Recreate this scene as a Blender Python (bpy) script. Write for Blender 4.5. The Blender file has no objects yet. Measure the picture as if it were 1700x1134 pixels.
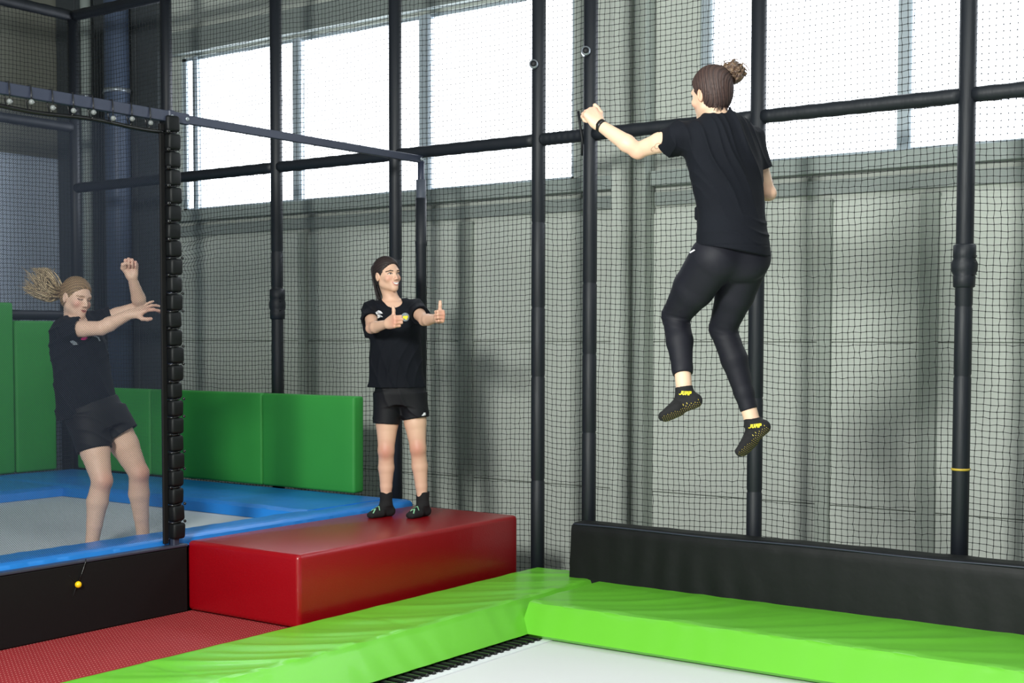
import bpy, bmesh, math, random
import numpy as np
from mathutils import Vector, Matrix

# ------------------------------------------------------------------ camera, world, lights
sc = bpy.context.scene
COL = sc.collection
YAW, PITCH, ROLL, FPX, PPX, PPY = 0.6354, 0.04736, 0.00083, 2236.6, 804.7, 667.4
EYE = np.array([0.0, 0.0, 1.55])
_fw = np.array([-math.sin(YAW) * math.cos(PITCH), math.cos(YAW) * math.cos(PITCH), -math.sin(PITCH)])
_r = np.array([math.cos(YAW), math.sin(YAW), 0.0])
_u = np.cross(_r, _fw)
_r, _u = _r * math.cos(ROLL) + _u * math.sin(ROLL), -_r * math.sin(ROLL) + _u * math.cos(ROLL)
cam = bpy.data.cameras.new('camera')
cam.sensor_width = 36.0
cam.sensor_fit = 'HORIZONTAL'
cam.lens = FPX / 1700 * 36
cam.shift_x = (850 - PPX) / 1700
cam.shift_y = (PPY - 567) / 1700
cam.clip_start = 0.05
co = bpy.data.objects.new('camera', cam)
co.matrix_world = Matrix(((_r[0], _u[0], -_fw[0], EYE[0]), (_r[1], _u[1], -_fw[1], EYE[1]), (_r[2], _u[2], -_fw[2], EYE[2]), (0, 0, 0, 1)))
COL.objects.link(co)
sc.camera = co

w = bpy.data.worlds.new('hall_ambient')
sc.world = w
w.use_nodes = True
w.node_tree.nodes['Background'].inputs[0].default_value = (0.80, 0.88, 1.0, 1)
w.node_tree.nodes['Background'].inputs[1].default_value = 0.15
sc.view_settings.view_transform = 'Standard'
sc.view_settings.look = 'None'
sc.view_settings.gamma = 1.0
sc.view_settings.use_curve_mapping = False
sc.view_settings.exposure = 0.0


def area_lamp(name, loc, aim, size, watts, colour):
    l = bpy.data.lights.new(name, 'AREA')
    l.shape = 'RECTANGLE'
    l.size, l.size_y = size
    l.energy = watts
    l.color = colour
    o = bpy.data.objects.new(name, l)
    o.location = loc
    o.rotation_euler = (Vector(aim) - Vector(loc)).to_track_quat('-Z', 'Y').to_euler()
    COL.objects.link(o)


area_lamp('key_lamp', (-2.6, -0.6, 3.3), (-2.8, 7.2, 0.7), (0.8, 0.8), 560, (0.98, 1.0, 0.95))  # unseen key light above and left of the camera, placed by the cast shadows
area_lamp('strip_lamp', (-0.6, 3.6, 6.2), (-1.6, 6.0, 0.0), (4.5, 1.2), 170, (0.96, 1.0, 0.96))  # unseen strip, added to brighten the right part of the back wall
area_lamp('strip_lamp', (-6.2, 2.6, 6.2), (-6.0, 4.4, 0.0), (4.0, 1.2), 30, (0.85, 0.93, 1.0))

# ------------------------------------------------------------------ materials


def lin(c):
    return tuple(((v / 255) / 12.92 if v / 255 <= 0.04045 else (((v / 255) + 0.055) / 1.055) ** 2.4) for v in c)


def mat(name, rgb, rough=0.5, metal=0.0, vary=0.0, vscale=6.0, bump=0.0, bscale=60.0, bstretch=None, spec=0.5, sheen=0.0, coat=0.0, emit=None, vcol=False):
    m = bpy.data.materials.new(name)
    m.use_nodes = True
    nt = m.node_tree
    b = nt.nodes['Principled BSDF']
    c = lin(rgb)
    b.inputs['Base Color'].default_value = (*c, 1)
    b.inputs['Roughness'].default_value = rough
    b.inputs['Metallic'].default_value = metal
    b.inputs['Specular IOR Level'].default_value = spec
    b.inputs['Sheen Weight'].default_value = sheen
    b.inputs['Coat Weight'].default_value = coat
    tc = nt.nodes.new('ShaderNodeTexCoord')
    src = None
    if vcol:
        a = nt.nodes.new('ShaderNodeVertexColor')
        a.layer_name = 'Col'
        src = a.outputs['Color']
        nt.links.new(src, b.inputs['Base Color'])
    if vary:
        n = nt.nodes.new('ShaderNodeTexNoise')
        n.inputs['Scale'].default_value = vscale
        n.inputs['Detail'].default_value = 5
        nt.links.new(tc.outputs['Object'], n.inputs['Vector'])
        hv = nt.nodes.new('ShaderNodeHueSaturation')
        mr = nt.nodes.new('ShaderNodeMapRange')
        mr.inputs['To Min'].default_value = 1 - vary
        mr.inputs['To Max'].default_value = 1 + vary
        nt.links.new(n.outputs['Fac'], mr.inputs['Value'])
        nt.links.new(mr.outputs['Result'], hv.inputs['Value'])
        if src:
            nt.links.new(src, hv.inputs['Color'])
        else:
            hv.inputs['Color'].default_value = (*c, 1)
        nt.links.new(hv.outputs['Color'], b.inputs['Base Color'])
    if bump:
        n2 = nt.nodes.new('ShaderNodeTexNoise')
        n2.inputs['Scale'].default_value = bscale
        n2.inputs['Detail'].default_value = 3
        vec = tc.outputs['Object']
        if bstretch:
            mp = nt.nodes.new('ShaderNodeMapping')
            mp.inputs['Scale'].default_value = bstretch
            nt.links.new(vec, mp.inputs['Vector'])
            vec = mp.outputs['Vector']
        nt.links.new(vec, n2.inputs['Vector'])
        bp = nt.nodes.new('ShaderNodeBump')
        bp.inputs['Strength'].default_value = bump
        bp.inputs['Distance'].default_value = 0.01
        nt.links.new(n2.outputs['Fac'], bp.inputs['Height'])
        nt.links.new(bp.outputs['Normal'], b.inputs['Normal'])
    if emit:
        b.inputs['Emission Color'].default_value = (*lin(emit[0]), 1)
        b.inputs['Emission Strength'].default_value = emit[1]
    return m


M = {
    'wall': mat('painted_concrete', (198, 204, 196), 0.8, vary=0.07, vscale=1.3, bump=0.15, bscale=35),
    'wall_panel': mat('pale_blue_board', (196, 208, 226), 0.6, vary=0.05),
    'wall_left': mat('grey_plaster', (132, 134, 124), 0.8, vary=0.06, vscale=1.0),
    'strip': mat('grey_wall_strip', (158, 166, 158), 0.6, vary=0.06),
    'ledge': mat('grey_ledge', (152, 162, 158), 0.55, vary=0.06),
    'ledge_dark': mat('dark_ledge', (142, 151, 147), 0.55, vary=0.06),
    'frame_white': mat('window_frame', (176, 188, 196), 0.4),
    'clad': mat('dark_cladding', (70, 76, 80), 0.7, vary=0.08),
    'ceiling': mat('ceiling_grey', (120, 124, 124), 0.8),
    'pane': mat('daylight_pane', (235, 240, 245), 0.3, emit=((240, 246, 255), 5.0)),
    'foam_black': mat('post_foam', (20, 25, 33), 0.55, bump=0.15, bscale=60, bstretch=(1, 1, .15), vary=0.12),
    'foam_seam': mat('post_seam', (14, 17, 22), 0.6),
    'net': mat('net_cord', (20, 24, 25), 0.8),
    'vinyl_black': mat('black_vinyl', (9, 12, 14), 0.55, bump=0.25, bscale=9, vary=0.15, spec=0.3),
    'panel_black': mat('black_panel', (8, 7, 8), 0.7, spec=0.3, bump=0.1, bscale=40),
    'edge_grey': mat('panel_edge', (52, 56, 72), 0.4),
    'vinyl_green': mat('lime_vinyl', (108, 198, 50), 0.34, bump=0.25, bscale=5, vary=0.05, vscale=2, coat=0.12),
    'vinyl_blue': mat('blue_vinyl', (34, 128, 214), 0.38, bump=0.35, bscale=9, vary=0.07, vscale=3),
    'vinyl_red': mat('red_vinyl', (144, 3, 16), 0.33, bump=0.12, bscale=120, vary=0.05, coat=0.1),
    'pad_green': mat('green_fabric', (50, 150, 60), 0.62, bump=0.2, bscale=5, vary=0.08, vscale=2.5),
    'bed': mat('white_bed', (224, 225, 226), 0.6, vary=0.03, vscale=1.5, bump=0.06, bscale=300),
    'bed_grey': mat('grey_bed', (190, 198, 204), 0.6, vary=0.07, vscale=2.0, bump=0.05, bscale=300),
    'hem': mat('bed_hem', (236, 238, 242), 0.5),
    'spring': mat('black_spring', (12, 12, 13), 0.35),
    'under': mat('dark_under', (10, 10, 11), 0.9),
    'steel_dark': mat('dark_steel', (46, 52, 70), 0.45, metal=0.1),
    'steel': mat('galvanised', (170, 178, 186), 0.35, metal=0.7),
    'bead': mat('bungee_bead', (120, 124, 124), 0.25),
    'bead_black': mat('black_bead', (18, 18, 20), 0.25),
    'bead_yellow': mat('yellow_bead', (250, 205, 20), 0.35),
    'pipe': mat('blue_pipe', (74, 88, 112), 0.45, vary=0.05),
    'tape_yellow': mat('yellow_tape', (196, 168, 60), 0.5),
    'cloth': mat('black_jersey', (10, 14, 23), 0.85, bump=0.2, bscale=350, vary=0.12, vscale=9, spec=0.25),
    'cloth2': mat('black_polyester', (13, 14, 20), 0.65, spec=0.3, bump=0.12, bscale=350, vary=0.1, vscale=9),
    'legging': mat('navy_legging', (17, 18, 28), 0.65, bump=0.1, bscale=420, vary=0.08, spec=0.35),
    'sock': mat('black_sock', (17, 17, 19), 0.85, bump=0.3, bscale=400, vary=0.12),
    'yellow': mat('yellow_print', (238, 220, 40), 0.6),
    'sole_yellow': mat('yellow_grip', (196, 178, 60), 0.6),
    'white_print': mat('white_print', (232, 232, 236), 0.6),
    'grey_print': mat('grey_print', (126, 134, 142), 0.6),
    'pink_print': mat('pink_print', (236, 34, 140), 0.6),
    'green_print': mat('mint_print', (132, 190, 150), 0.6),
    'skin': mat('skin', (216, 172, 146), 0.5, vcol=True, bump=0.06, bscale=220),
    'hair': mat('combed_hair', (60, 45, 40), 0.6, vcol=True, spec=0.4),
    'watch': mat('black_strap', (16, 16, 18), 0.4),
    'tattoo': mat('faded_tattoo', (178, 140, 120), 0.55),
    'teeth': mat('teeth', (240, 236, 230), 0.25),
    'lip': mat('lips', (204, 134, 122), 0.45),
    'brow_dark': mat('dark_brow', (56, 40, 34), 0.7),
    'brow_fair': mat('fair_brow', (150, 118, 88), 0.7),
    'eye': mat('eye', (220, 220, 220), 0.2, vcol=True),
    'lash': mat('lash', (66, 48, 42), 0.6),
    'mouth_dark': mat('mouth_dark', (110, 52, 50), 0.5),
}


def hair_mat(name, c1, c2, rough=0.45):
    m = mat(name, c1, rough)
    nt = m.node_tree
    b = nt.nodes['Principled BSDF']
    tc = nt.nodes.new('ShaderNodeTexCoord')
    n = nt.nodes.new('ShaderNodeTexNoise')
    n.inputs['Scale'].default_value = 90
    n.inputs['Detail'].default_value = 4
    nt.links.new(tc.outputs['Object'], n.inputs['Vector'])
    r = nt.nodes.new('ShaderNodeValToRGB')
    r.color_ramp.elements[0].position = 0.35
    r.color_ramp.elements[1].position = 0.7
    r.color_ramp.elements[0].color = (*lin(c1), 1)
    r.color_ramp.elements[1].color = (*lin(c2), 1)
    nt.links.new(n.outputs['Fac'], r.inputs['Fac'])
    nt.links.new(r.outputs['Color'], b.inputs['Base Color'])
    return m


M['hair_dark'] = hair_mat('dark_brown_hair', (26, 20, 22), (52, 40, 38))
M['hair_brown'] = hair_mat('brown_hair', (44, 32, 32), (92, 70, 60))
M['hair_bun'] = hair_mat('bun_hair', (66, 48, 42), (128, 104, 80))
M['hair_fair'] = hair_mat('fair_hair', (128, 108, 80), (206, 184, 146))
M['hair_fair_root'] = hair_mat('fair_root_hair', (92, 72, 54), (160, 130, 96))


def carpet_mat():
    m = mat('red_dotted_carpet', (150, 30, 36), 0.75, vary=0.08, bump=0.2, bscale=250)
    nt = m.node_tree
    b = nt.nodes['Principled BSDF']
    old = b.inputs['Base Color'].links[0].from_socket
    tc = nt.nodes.new('ShaderNodeTexCoord')
    mp = nt.nodes.new('ShaderNodeMapping')
    mp.inputs['Scale'].default_value = (30, 52, 1)
    nt.links.new(tc.outputs['Object'], mp.inputs['Vector'])
    vf = nt.nodes.new('ShaderNodeVectorMath')
    vf.operation = 'FRACTION'
    nt.links.new(mp.outputs['Vector'], vf.inputs[0])
    vs = nt.nodes.new('ShaderNodeVectorMath')
    vs.operation = 'SUBTRACT'
    vs.inputs[1].default_value = (0.5, 0.5, 0)
    nt.links.new(vf.outputs[0], vs.inputs[0])
    vm = nt.nodes.new('ShaderNodeVectorMath')
    vm.operation = 'MULTIPLY'
    vm.inputs[1].default_value = (1.0, 0.55, 0)
    nt.links.new(vs.outputs[0], vm.inputs[0])
    ln = nt.nodes.new('ShaderNodeVectorMath')
    ln.operation = 'LENGTH'
    nt.links.new(vm.outputs[0], ln.inputs[0])
    lt = nt.nodes.new('ShaderNodeMath')
    lt.operation = 'LESS_THAN'
    lt.inputs[1].default_value = 0.10
    nt.links.new(ln.outputs['Value'], lt.inputs[0])
    mx = nt.nodes.new('ShaderNodeMix')
    mx.data_type = 'RGBA'
    nt.links.new(lt.outputs[0], mx.inputs[0])
    nt.links.new(old, mx.inputs[6])
    mx.inputs[7].default_value = (*lin((226, 150, 140)), 1)
    nt.links.new(mx.outputs[2], b.inputs['Base Color'])
    return m


def screen_mat():
    m = bpy.data.materials.new('fine_mesh_screen')
    m.use_nodes = True
    nt = m.node_tree
    nt.nodes.clear()
    out = nt.nodes.new('ShaderNodeOutputMaterial')
    tc = nt.nodes.new('ShaderNodeTexCoord')
    sx = nt.nodes.new('ShaderNodeSeparateXYZ')
    mp = nt.nodes.new('ShaderNodeMapping')
    mp.inputs['Rotation'].default_value = (math.radians(45), 0, 0)
    nt.links.new(tc.outputs['Object'], mp.inputs['Vector'])
    nt.links.new(mp.outputs['Vector'], sx.inputs[0])
    fs = []
    for ax in ('Y', 'Z'):
        mu = nt.nodes.new('ShaderNodeMath')
        mu.operation = 'MULTIPLY'
        mu.inputs[1].default_value = 1 / 0.0085
        nt.links.new(sx.outputs[ax], mu.inputs[0])
        fr = nt.nodes.new('ShaderNodeMath')
        fr.operation = 'FRACT'
        nt.links.new(mu.outputs[0], fr.inputs[0])
        lt = nt.nodes.new('ShaderNodeMath')
        lt.operation = 'LESS_THAN'
        lt.inputs[1].default_value = 0.15
        nt.links.new(fr.outputs[0], lt.inputs[0])
        fs.append(lt)
    mxm = nt.nodes.new('ShaderNodeMath')
    mxm.operation = 'MAXIMUM'
    nt.links.new(fs[0].outputs[0], mxm.inputs[0])
    nt.links.new(fs[1].outputs[0], mxm.inputs[1])
    tr = nt.nodes.new('ShaderNodeBsdfTransparent')
    df = nt.nodes.new('ShaderNodeBsdfDiffuse')
    df.inputs['Color'].default_value = (*lin((56, 62, 76)), 1)
    ms = nt.nodes.new('ShaderNodeMixShader')
    nt.links.new(mxm.outputs[0], ms.inputs[0])
    nt.links.new(tr.outputs[0], ms.inputs[1])
    nt.links.new(df.outputs[0], ms.inputs[2])
    nt.links.new(ms.outputs[0], out.inputs['Surface'])
    return m


M['carpet'] = carpet_mat()
M['screen'] = screen_mat()

# ------------------------------------------------------------------ object helpers


def link(name, me, m, parent=None, smooth=False):
    o = bpy.data.objects.new(name, me)
    if m is not None:
        me.materials.clear()
        me.materials.append(M[m] if isinstance(m, str) else m)
    COL.objects.link(o)
    if parent is not None:
        o.parent = parent
    if smooth:
        me.polygons.foreach_set('use_smooth', np.ones(len(me.polygons), bool))
    return o


def mesh_np(name, verts, faces):
    """verts Nx3, faces Mx3 or Mx4 array"""
    me = bpy.data.meshes.new(name)
    V = np.ascontiguousarray(verts, np.float32)
    F = np.ascontiguousarray(faces, np.int32)
    n, k = F.shape
    me.vertices.add(len(V))
    me.vertices.foreach_set('co', V.ravel())
    me.loops.add(n * k)
    me.loops.foreach_set('vertex_index', F.ravel())
    me.polygons.add(n)
    me.polygons.foreach_set('loop_start', np.arange(0, n * k, k, dtype=np.int32))
    me.update(calc_edges=True)
    return me


def bm_mesh(name, bm):
    me = bpy.data.meshes.new(name)
    bm.to_mesh(me)
    bm.free()
    return me


def tag(o, label, cat, group=None, kind=None):
    if label:
        o['label'] = label
    if cat:
        o['category'] = cat
    if group:
        o['group'] = group
    if kind:
        o['kind'] = kind
    return o


def empty(name, loc=(0, 0, 0), rz=0.0):
    o = bpy.data.objects.new(name, None)
    o.location = loc
    o.rotation_euler = (0, 0, rz)
    o.empty_display_size = 0.1
    COL.objects.link(o)
    return o


def box_bm(lo, hi, bevel=0.0, seg=2, bm=None):
    bm = bm or bmesh.new()
    r = bmesh.ops.create_cube(bm, size=1)
    vs = r['verts']
    c = [(a + b) / 2 for a, b in zip(lo, hi)]
    s = [b - a for a, b in zip(lo, hi)]
    for v in vs:
        v.co = Vector((c[0] + v.co.x * s[0], c[1] + v.co.y * s[1], c[2] + v.co.z * s[2]))
    if bevel:
        es = list({e for v in vs for e in v.link_edges})
        bmesh.ops.bevel(bm, geom=es, offset=bevel, segments=seg, affect='EDGES', profile=0.5)
    return bm


def box(name, lo, hi, m, parent=None, bevel=0.0, seg=2):
    return link(name, bm_mesh(name, box_bm(lo, hi, bevel, seg)), m, parent, smooth=bevel > 0.012)


def struct(name, me_or_lohi, m, label=None, parent=None):
    o = box(name, *me_or_lohi, m, parent) if isinstance(me_or_lohi, tuple) else link(name, me_or_lohi, m, parent)
    if parent is None:
        o['kind'] = 'structure'
    if label:
        o['label'] = label
    return o


def tube_arrays(pts, rad, n=10, cap=True):
    pts = np.asarray(pts, float)
    rad = np.broadcast_to(np.asarray(rad, float), (len(pts),))
    t = np.gradient(pts, axis=0)
    t /= np.linalg.norm(t, axis=1)[:, None] + 1e-12
    ref = np.array([0, 0, 1.0]) if abs(t[0][2]) < 0.9 else np.array([1.0, 0, 0])
    V = []
    a = np.cross(t[0], ref)
    a /= np.linalg.norm(a)
    for i in range(len(pts)):
        a = a - t[i] * (a @ t[i])
        a /= np.linalg.norm(a) + 1e-12
        b = np.cross(t[i], a)
        ang = np.arange(n) * 2 * np.pi / n
        V.append(pts[i] + rad[i] * (np.cos(ang)[:, None] * a + np.sin(ang)[:, None] * b))
    V = np.concatenate(V)
    F = []
    for i in range(len(pts) - 1):
        for j in range(n):
            k = (j + 1) % n
            F.append((i * n + j, i * n + k, (i + 1) * n + k, (i + 1) * n + j))
    if cap:
        c0, c1 = len(V), len(V) + 1
        V = np.vstack([V, pts[0], pts[-1]])
        L = (len(pts) - 1) * n
        for j in range(n):
            k = (j + 1) % n
            F.append((c0, k, j, j))
            F.append((c1, L + j, L + k, L + k))
    return V, F


def tube(name, pts, rad, m, parent=None, n=10):
    V, F = tube_arrays(pts, rad, n)
    bm = bmesh.new()
    vs = [bm.verts.new(v) for v in V]
    for f in F:
        q = list(dict.fromkeys(f))
        bm.faces.new([vs[i] for i in q])
    return link(name, bm_mesh(name, bm), m, parent, smooth=True)


def lathe(name, prof, m, parent=None, n=20, loc=(0, 0, 0)):
    """prof: list of (radius, z)"""
    prof = np.asarray(prof, float)
    ang = np.arange(n) * 2 * np.pi / n
    V = np.concatenate([np.stack([r * np.cos(ang), r * np.sin(ang), np.full(n, z)], 1) for r, z in prof]) + np.array(loc)
    F = [(i * n + j, i * n + (j + 1) % n, (i + 1) * n + (j + 1) % n, (i + 1) * n + j) for i in range(len(prof) - 1) for j in range(n)]
    return link(name, mesh_np(name, V, F), m, parent, smooth=True)


def ball_mesh(name, r=1.0, sub=2):
    bm = bmesh.new()
    bmesh.ops.create_icosphere(bm, subdivisions=sub, radius=r)
    return bm_mesh(name, bm)


rng = np.random.default_rng(7)
random.seed(7)


def vnoise(x, y, seed=0):
    """cheap smooth 2-D noise from sines"""
    r = np.random.default_rng(seed)
    s = 0
    for _ in range(6):
        a, b, p = r.uniform(-1, 1), r.uniform(-1, 1), r.uniform(0, 6.28)
        s = s + np.sin(a * x + b * y + p)
    return s / 6

# ------------------------------------------------------------------ the hall
YW, YB = 7.30, 8.30          # net plane, window wall
XL = -9.75                   # left net plane
XB = -5.88                   # edge of the raised blue trampoline
ZR = 2.835                   # rail height
ZT = 4.30                    # cage top

fl = struct('floor', ((-13, -4, -0.42), (4, 9, -0.30)), mat('grey_floor', (92, 94, 96), 0.6, vary=0.1), 'grey hall floor')
wk = struct('floor', ((-5.86, -1.0, -0.08), (-4.90, 5.14, 0.0)), 'carpet', 'red walkway dotted with pale rows of points')
struct('ceiling', ((-13, -4, 7.0), (4, 9, 7.1)), 'ceiling', 'grey hall ceiling')
wl = struct('wall_left', ((-11.5, -4, -0.3), (-11.3, 8.6, 7.0)), 'wall_left', 'grey side wall with pale blue boards behind the left net')

for k in range(7):
    box('panel', (-11.30, 1.9 + k * 0.92, -0.28), (-11.27, 2.81 + k * 0.92, 3.30), 'wall_panel', wl, 0.004, 1)

W1 = (-9.55, -5.32, 2.705, 4.075)
W2 = (-4.31, -0.9, 2.71, 4.30)
XM = (-11.3, 4.0)
bm = bmesh.new()
for lo, hi in (((XM[0], YB, -0.3), (XM[1], YB + 0.3, W1[2])), ((XM[0], YB, W2[3]), (XM[1], YB + 0.3, 7.0)), ((XM[0], YB, W1[2]), (W1[0], YB + 0.3, W2[3])),
               ((W1[0], YB, W1[3]), (W1[1], YB + 0.3, W2[3])), ((W1[1], YB, W1[2]), (W2[0], YB + 0.3, W2[3])), ((W2[1], YB, W1[2]), (XM[1], YB + 0.3, W2[3]))):
    box_bm(lo, hi, bm=bm)
wb = struct('wall_back', bm_mesh('wall_back', bm), 'wall', 'grey-green concrete wall under the windows')
# concrete cladding panels, joints left open between them
zs = [-0.28, 0.475, 1.525, 2.42]
xs = [-11.25, -9.6, -8.0, -6.27, -4.78, -3.38, -2.0, -0.6, 0.8]
for i in range(len(xs) - 1):
    for j in range(3):
        box('panel', (xs[i] + 0.004, YB - 0.022, zs[j] + 0.003), (xs[i + 1] - 0.004, YB - 0.001, zs[j + 1] - 0.003), 'wall', wb, 0.003, 1)
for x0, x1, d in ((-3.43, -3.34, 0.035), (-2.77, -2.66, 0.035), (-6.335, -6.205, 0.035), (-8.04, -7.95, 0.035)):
    box('wall_strip', (x0, YB - 0.023 - d, -0.28), (x1, YB - 0.023, 2.44), 'strip', wb, 0.004, 1)  # raised upright strips, a darker grey than the wall
box('pilaster', (-4.92, YB - 0.14, -0.28), (-4.78, YB - 0.022, 6.9), 'wall', wb, 0.006, 1)
box('pilaster', (-4.78, YB - 0.09, -0.28), (-4.735, YB - 0.022, 6.9), 'strip', wb, 0.004, 1)
box('pilaster', (-4.735, YB - 0.16, -0.28), (-4.64, YB - 0.022, 6.9), 'strip', wb, 0.006, 1)
t1 = struct('trim_1', ((-9.62, YB - 0.10, 2.60), (-4.93, YB - 0.001, 2.695)), 'ledge', 'grey sill under the long window')
struct('trim_2', ((-4.63, YB - 0.10, 2.60), (3.9, YB - 0.001, 2.70)), 'ledge', 'grey sill under the right window')
struct('trim_3', ((-9.62, YB - 0.04, 2.47), (-4.93, YB - 0.001, 2.56)), 'ledge_dark', 'darker ledge below the long window sill')
struct('trim_4', ((-4.63, YB - 0.04, 2.47), (3.9, YB - 0.001, 2.56)), 'ledge_dark', 'darker ledge below the right window sill')
struct('trim_5', ((-9.62, YB - 0.08, 4.10), (-5.2, YB - 0.001, 4.30)), 'ledge_dark', 'lintel band above the long window')


def window(name, W, mull, label):
    x0, x1, z0, z1 = W
    bm = bmesh.new()
    f = 0.05
    for lo, hi in (((x0, YB + 0.02, z0), (x1, YB + 0.10, z0 + f * 0.4)), ((x0, YB + 0.02, z1 - f * 0.5), (x1, YB + 0.10, z1)), ((x0, YB + 0.02, z0), (x0 + f, YB + 0.10, z1)), ((x1 - f * 0.6, YB + 0.02, z0), (x1, YB + 0.10, z1))):
        box_bm(lo, hi, bm=bm)
    wo = struct(name, bm_mesh(name, bm), 'frame_white', label)
    cuts = [x0 + f] + [m for a, b in mull for m in (a, b)] + [x1 - f * 0.6]
    for a, b in mull:
        mo = box('mullion', (a, YB + 0.0, z0), (b, YB + 0.10, z1), 'frame_white', wo, 0.006, 1)
        box('mullion_bead', ((a + b) / 2 + 0.006, YB - 0.006, z0), (b - 0.012, YB - 0.0005, z1), 'frame_white', mo)
    for k in range(0, len(cuts), 2):
        box('pane', (cuts[k], YB + 0.05, z0 + 0.01), (cuts[k + 1], YB + 0.06, z1 - 0.01), 'pane', wo)
    return wo


window('window_1', W1, [(-9.40, -9.34), (-8.15, -8.05), (-6.77, -6.655)], 'long window of four bright panes high on the wall')
window('window_2', W2, [(-4.27, -4.22), (-2.95, -2.86)], 'bright high window behind the jumping person')

# pipes in the far corner
for x, r, lab in ((-10.17, 0.115, 'thick blue-grey downpipe with a steel clamp in the far corner'), (-10.62, 0.05, 'thin pale pipe beside the thick downpipe in the far corner')):
    p = empty('downpipe', (x, YB - 0.22, -0.3))
    tag(p, lab, 'pipe')
    lathe('pipe', [(0.001, 0), (r, 0), (r, 7.2), (0.001, 7.2)], 'pipe' if r > 0.1 else 'ledge', p, 24)
    c = lathe('clamp', [(r, 4.10), (r + 0.012, 4.10), (r + 0.012, 4.135), (r, 4.135)], 'steel', p, 24)
    tube('clamp_bolt', [(-r - 0.05, -0.03, 4.118), (-r, -0.02, 4.118)], 0.012, 'steel', c, 8)
cp = empty('corner_cladding', (-10.95, YB - 0.07, -0.3))
tag(cp, 'dark upright cladding boards filling the far corner', 'cladding')
for k in range(5):
    box('board', (-0.30 + k * 0.30, -0.02, 0), (-0.012 + k * 0.30, 0.03, 6.9), 'clad', cp, 0.004, 1)

# ------------------------------------------------------------------ cage frame: padded posts and rails
cage = empty('cage_frame', (-5.0, YW, -0.3))
tag(cage, 'tall cage frame of posts and rails wrapped in dark foam', 'frame')
CO = Vector(cage.location)


def post(x, y, r, z0, z1, seams=(), m='foam_black'):
    prof = [(0.001, z0)]
    zc = z0
    for s in sorted(seams):
        prof += [(r, zc + 0.002), (r * 1.0, s - 0.012), (r * 0.93, s - 0.004)]
        prof += [(r * 0.93, s + 0.004)]
        zc = s + 0.010
    prof += [(r, zc), (r, z1), (0.001, z1)]
    o = lathe('post', prof, m, cage, 20)
    o.location = (x - CO.x, y - CO.y, -CO.z)
    return o


PX = [-9.77, -8.57, -7.335, -6.165, -4.95, -4.555, -3.41, -2.215, -1.0]
SE = {0: (2.0,), 1: (1.7, 3.2), 2: (1.93, 2.2), 3: (2.1,), 4: (0.62, 1.30, 1.75, 2.3), 5: (0.95, 1.45, 1.9), 6: (1.2, 0.65), 7: (1.72, 1.35), 8: ()}
posts = []
for i, x in enumerate(PX):
    posts.append(post(x, YW, 0.0455, -0.3, 4.6 if i else ZT, SE[i]))


def rail(p0, p1, r):
    p0, p1 = np.array(p0), np.array(p1)
    n = 24
    pts = [p0 + (p1 - p0) * k / n for k in range(n + 1)]
    rr = [r * (1 + 0.035 * math.sin(k * 1.9 + p0[0])) for k in range(n + 1)]
    o = tube('rail', np.array(pts) - np.array(CO), rr, 'foam_black', cage, 14)
    return o


for i in range(len(PX) - 1):
    rail((PX[i] + 0.03, YW, ZR), (PX[i + 1] - 0.03, YW, ZR), 0.041)
    if i < 2:
        rail((PX[i] + 0.03, YW, ZT), (PX[i + 1] - 0.03, YW, ZT), 0.046)
for k in range(3):
    yb, ya = YW - 0.03 - 1.2 * k, YW - 0.03 - 1.2 * (k + 1)
    rail((PX[0], ya, ZT), (PX[0], yb, ZT), 0.046)
    rail((PX[0], ya, 3.35), (PX[0], yb, 3.35), 0.042)
    rail((PX[0], ya, 1.74), (PX[0], yb, 1.74), 0.042)
post(PX[0], YW - 2.4, 0.0455, -0.3, ZT)
rail((PX[0], YW, 1.74), (PX[0] + 0.9, YW, 1.74), 0.042)


def collar(po, z, ball=True):
    c = lathe('collar', [(r * 1.12, z + d) for r, d in ((0.043, -0.11), (0.050, -0.105), (0.052, -0.05), (0.049, -0.045), (0.060 if ball else 0.056, -0.02), (0.062 if ball else 0.056, 0.015), (0.050, 0.045), (0.053, 0.05), (0.052, 0.115), (0.043, 0.12))], 'foam_black', po, 18)
    for s in (0.02, -0.045, 0.05):
        t = tube('cable_tie', [(0.045, -0.02, z + s), (0.074, -0.035, z + s + 0.004)], 0.004, 'foam_seam', c, 6)
    return c


collar(posts[2], 1.80, False)
collar(posts[7], 1.93, True)
t = lathe('tape_ring', [(0.047, 0.845), (0.0495, 0.845), (0.0495, 0.857), (0.047, 0.857)], 'tape_yellow', posts[7], 20)
for i, z in ((4, 3.31), (5, 3.345)):
    dv = np.array([0.52, -0.85, 0.0])
    c0 = np.array([-0.018, -0.03, z])
    o = tube('tube_stub', [c0, c0 + dv * 0.055, c0 + dv * 0.062], [0.029, 0.029, 0.027], 'steel', posts[i], 16)
    tube('stub_bore', [c0 + dv * 0.0615, c0 + dv * 0.0635], [0.020, 0.020], 'foam_seam', o, 14)
tube('loose_strap', [(-0.060, -0.05, 2.98), (-0.045, -0.055, 2.90), (-0.03, -0.05, 2.80), (-0.035, -0.045, 2.70)], 0.008, 'foam_seam', posts[5], 6)

# ------------------------------------------------------------------ knotted safety nets, one per bay
CELL = 0.0355


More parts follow.
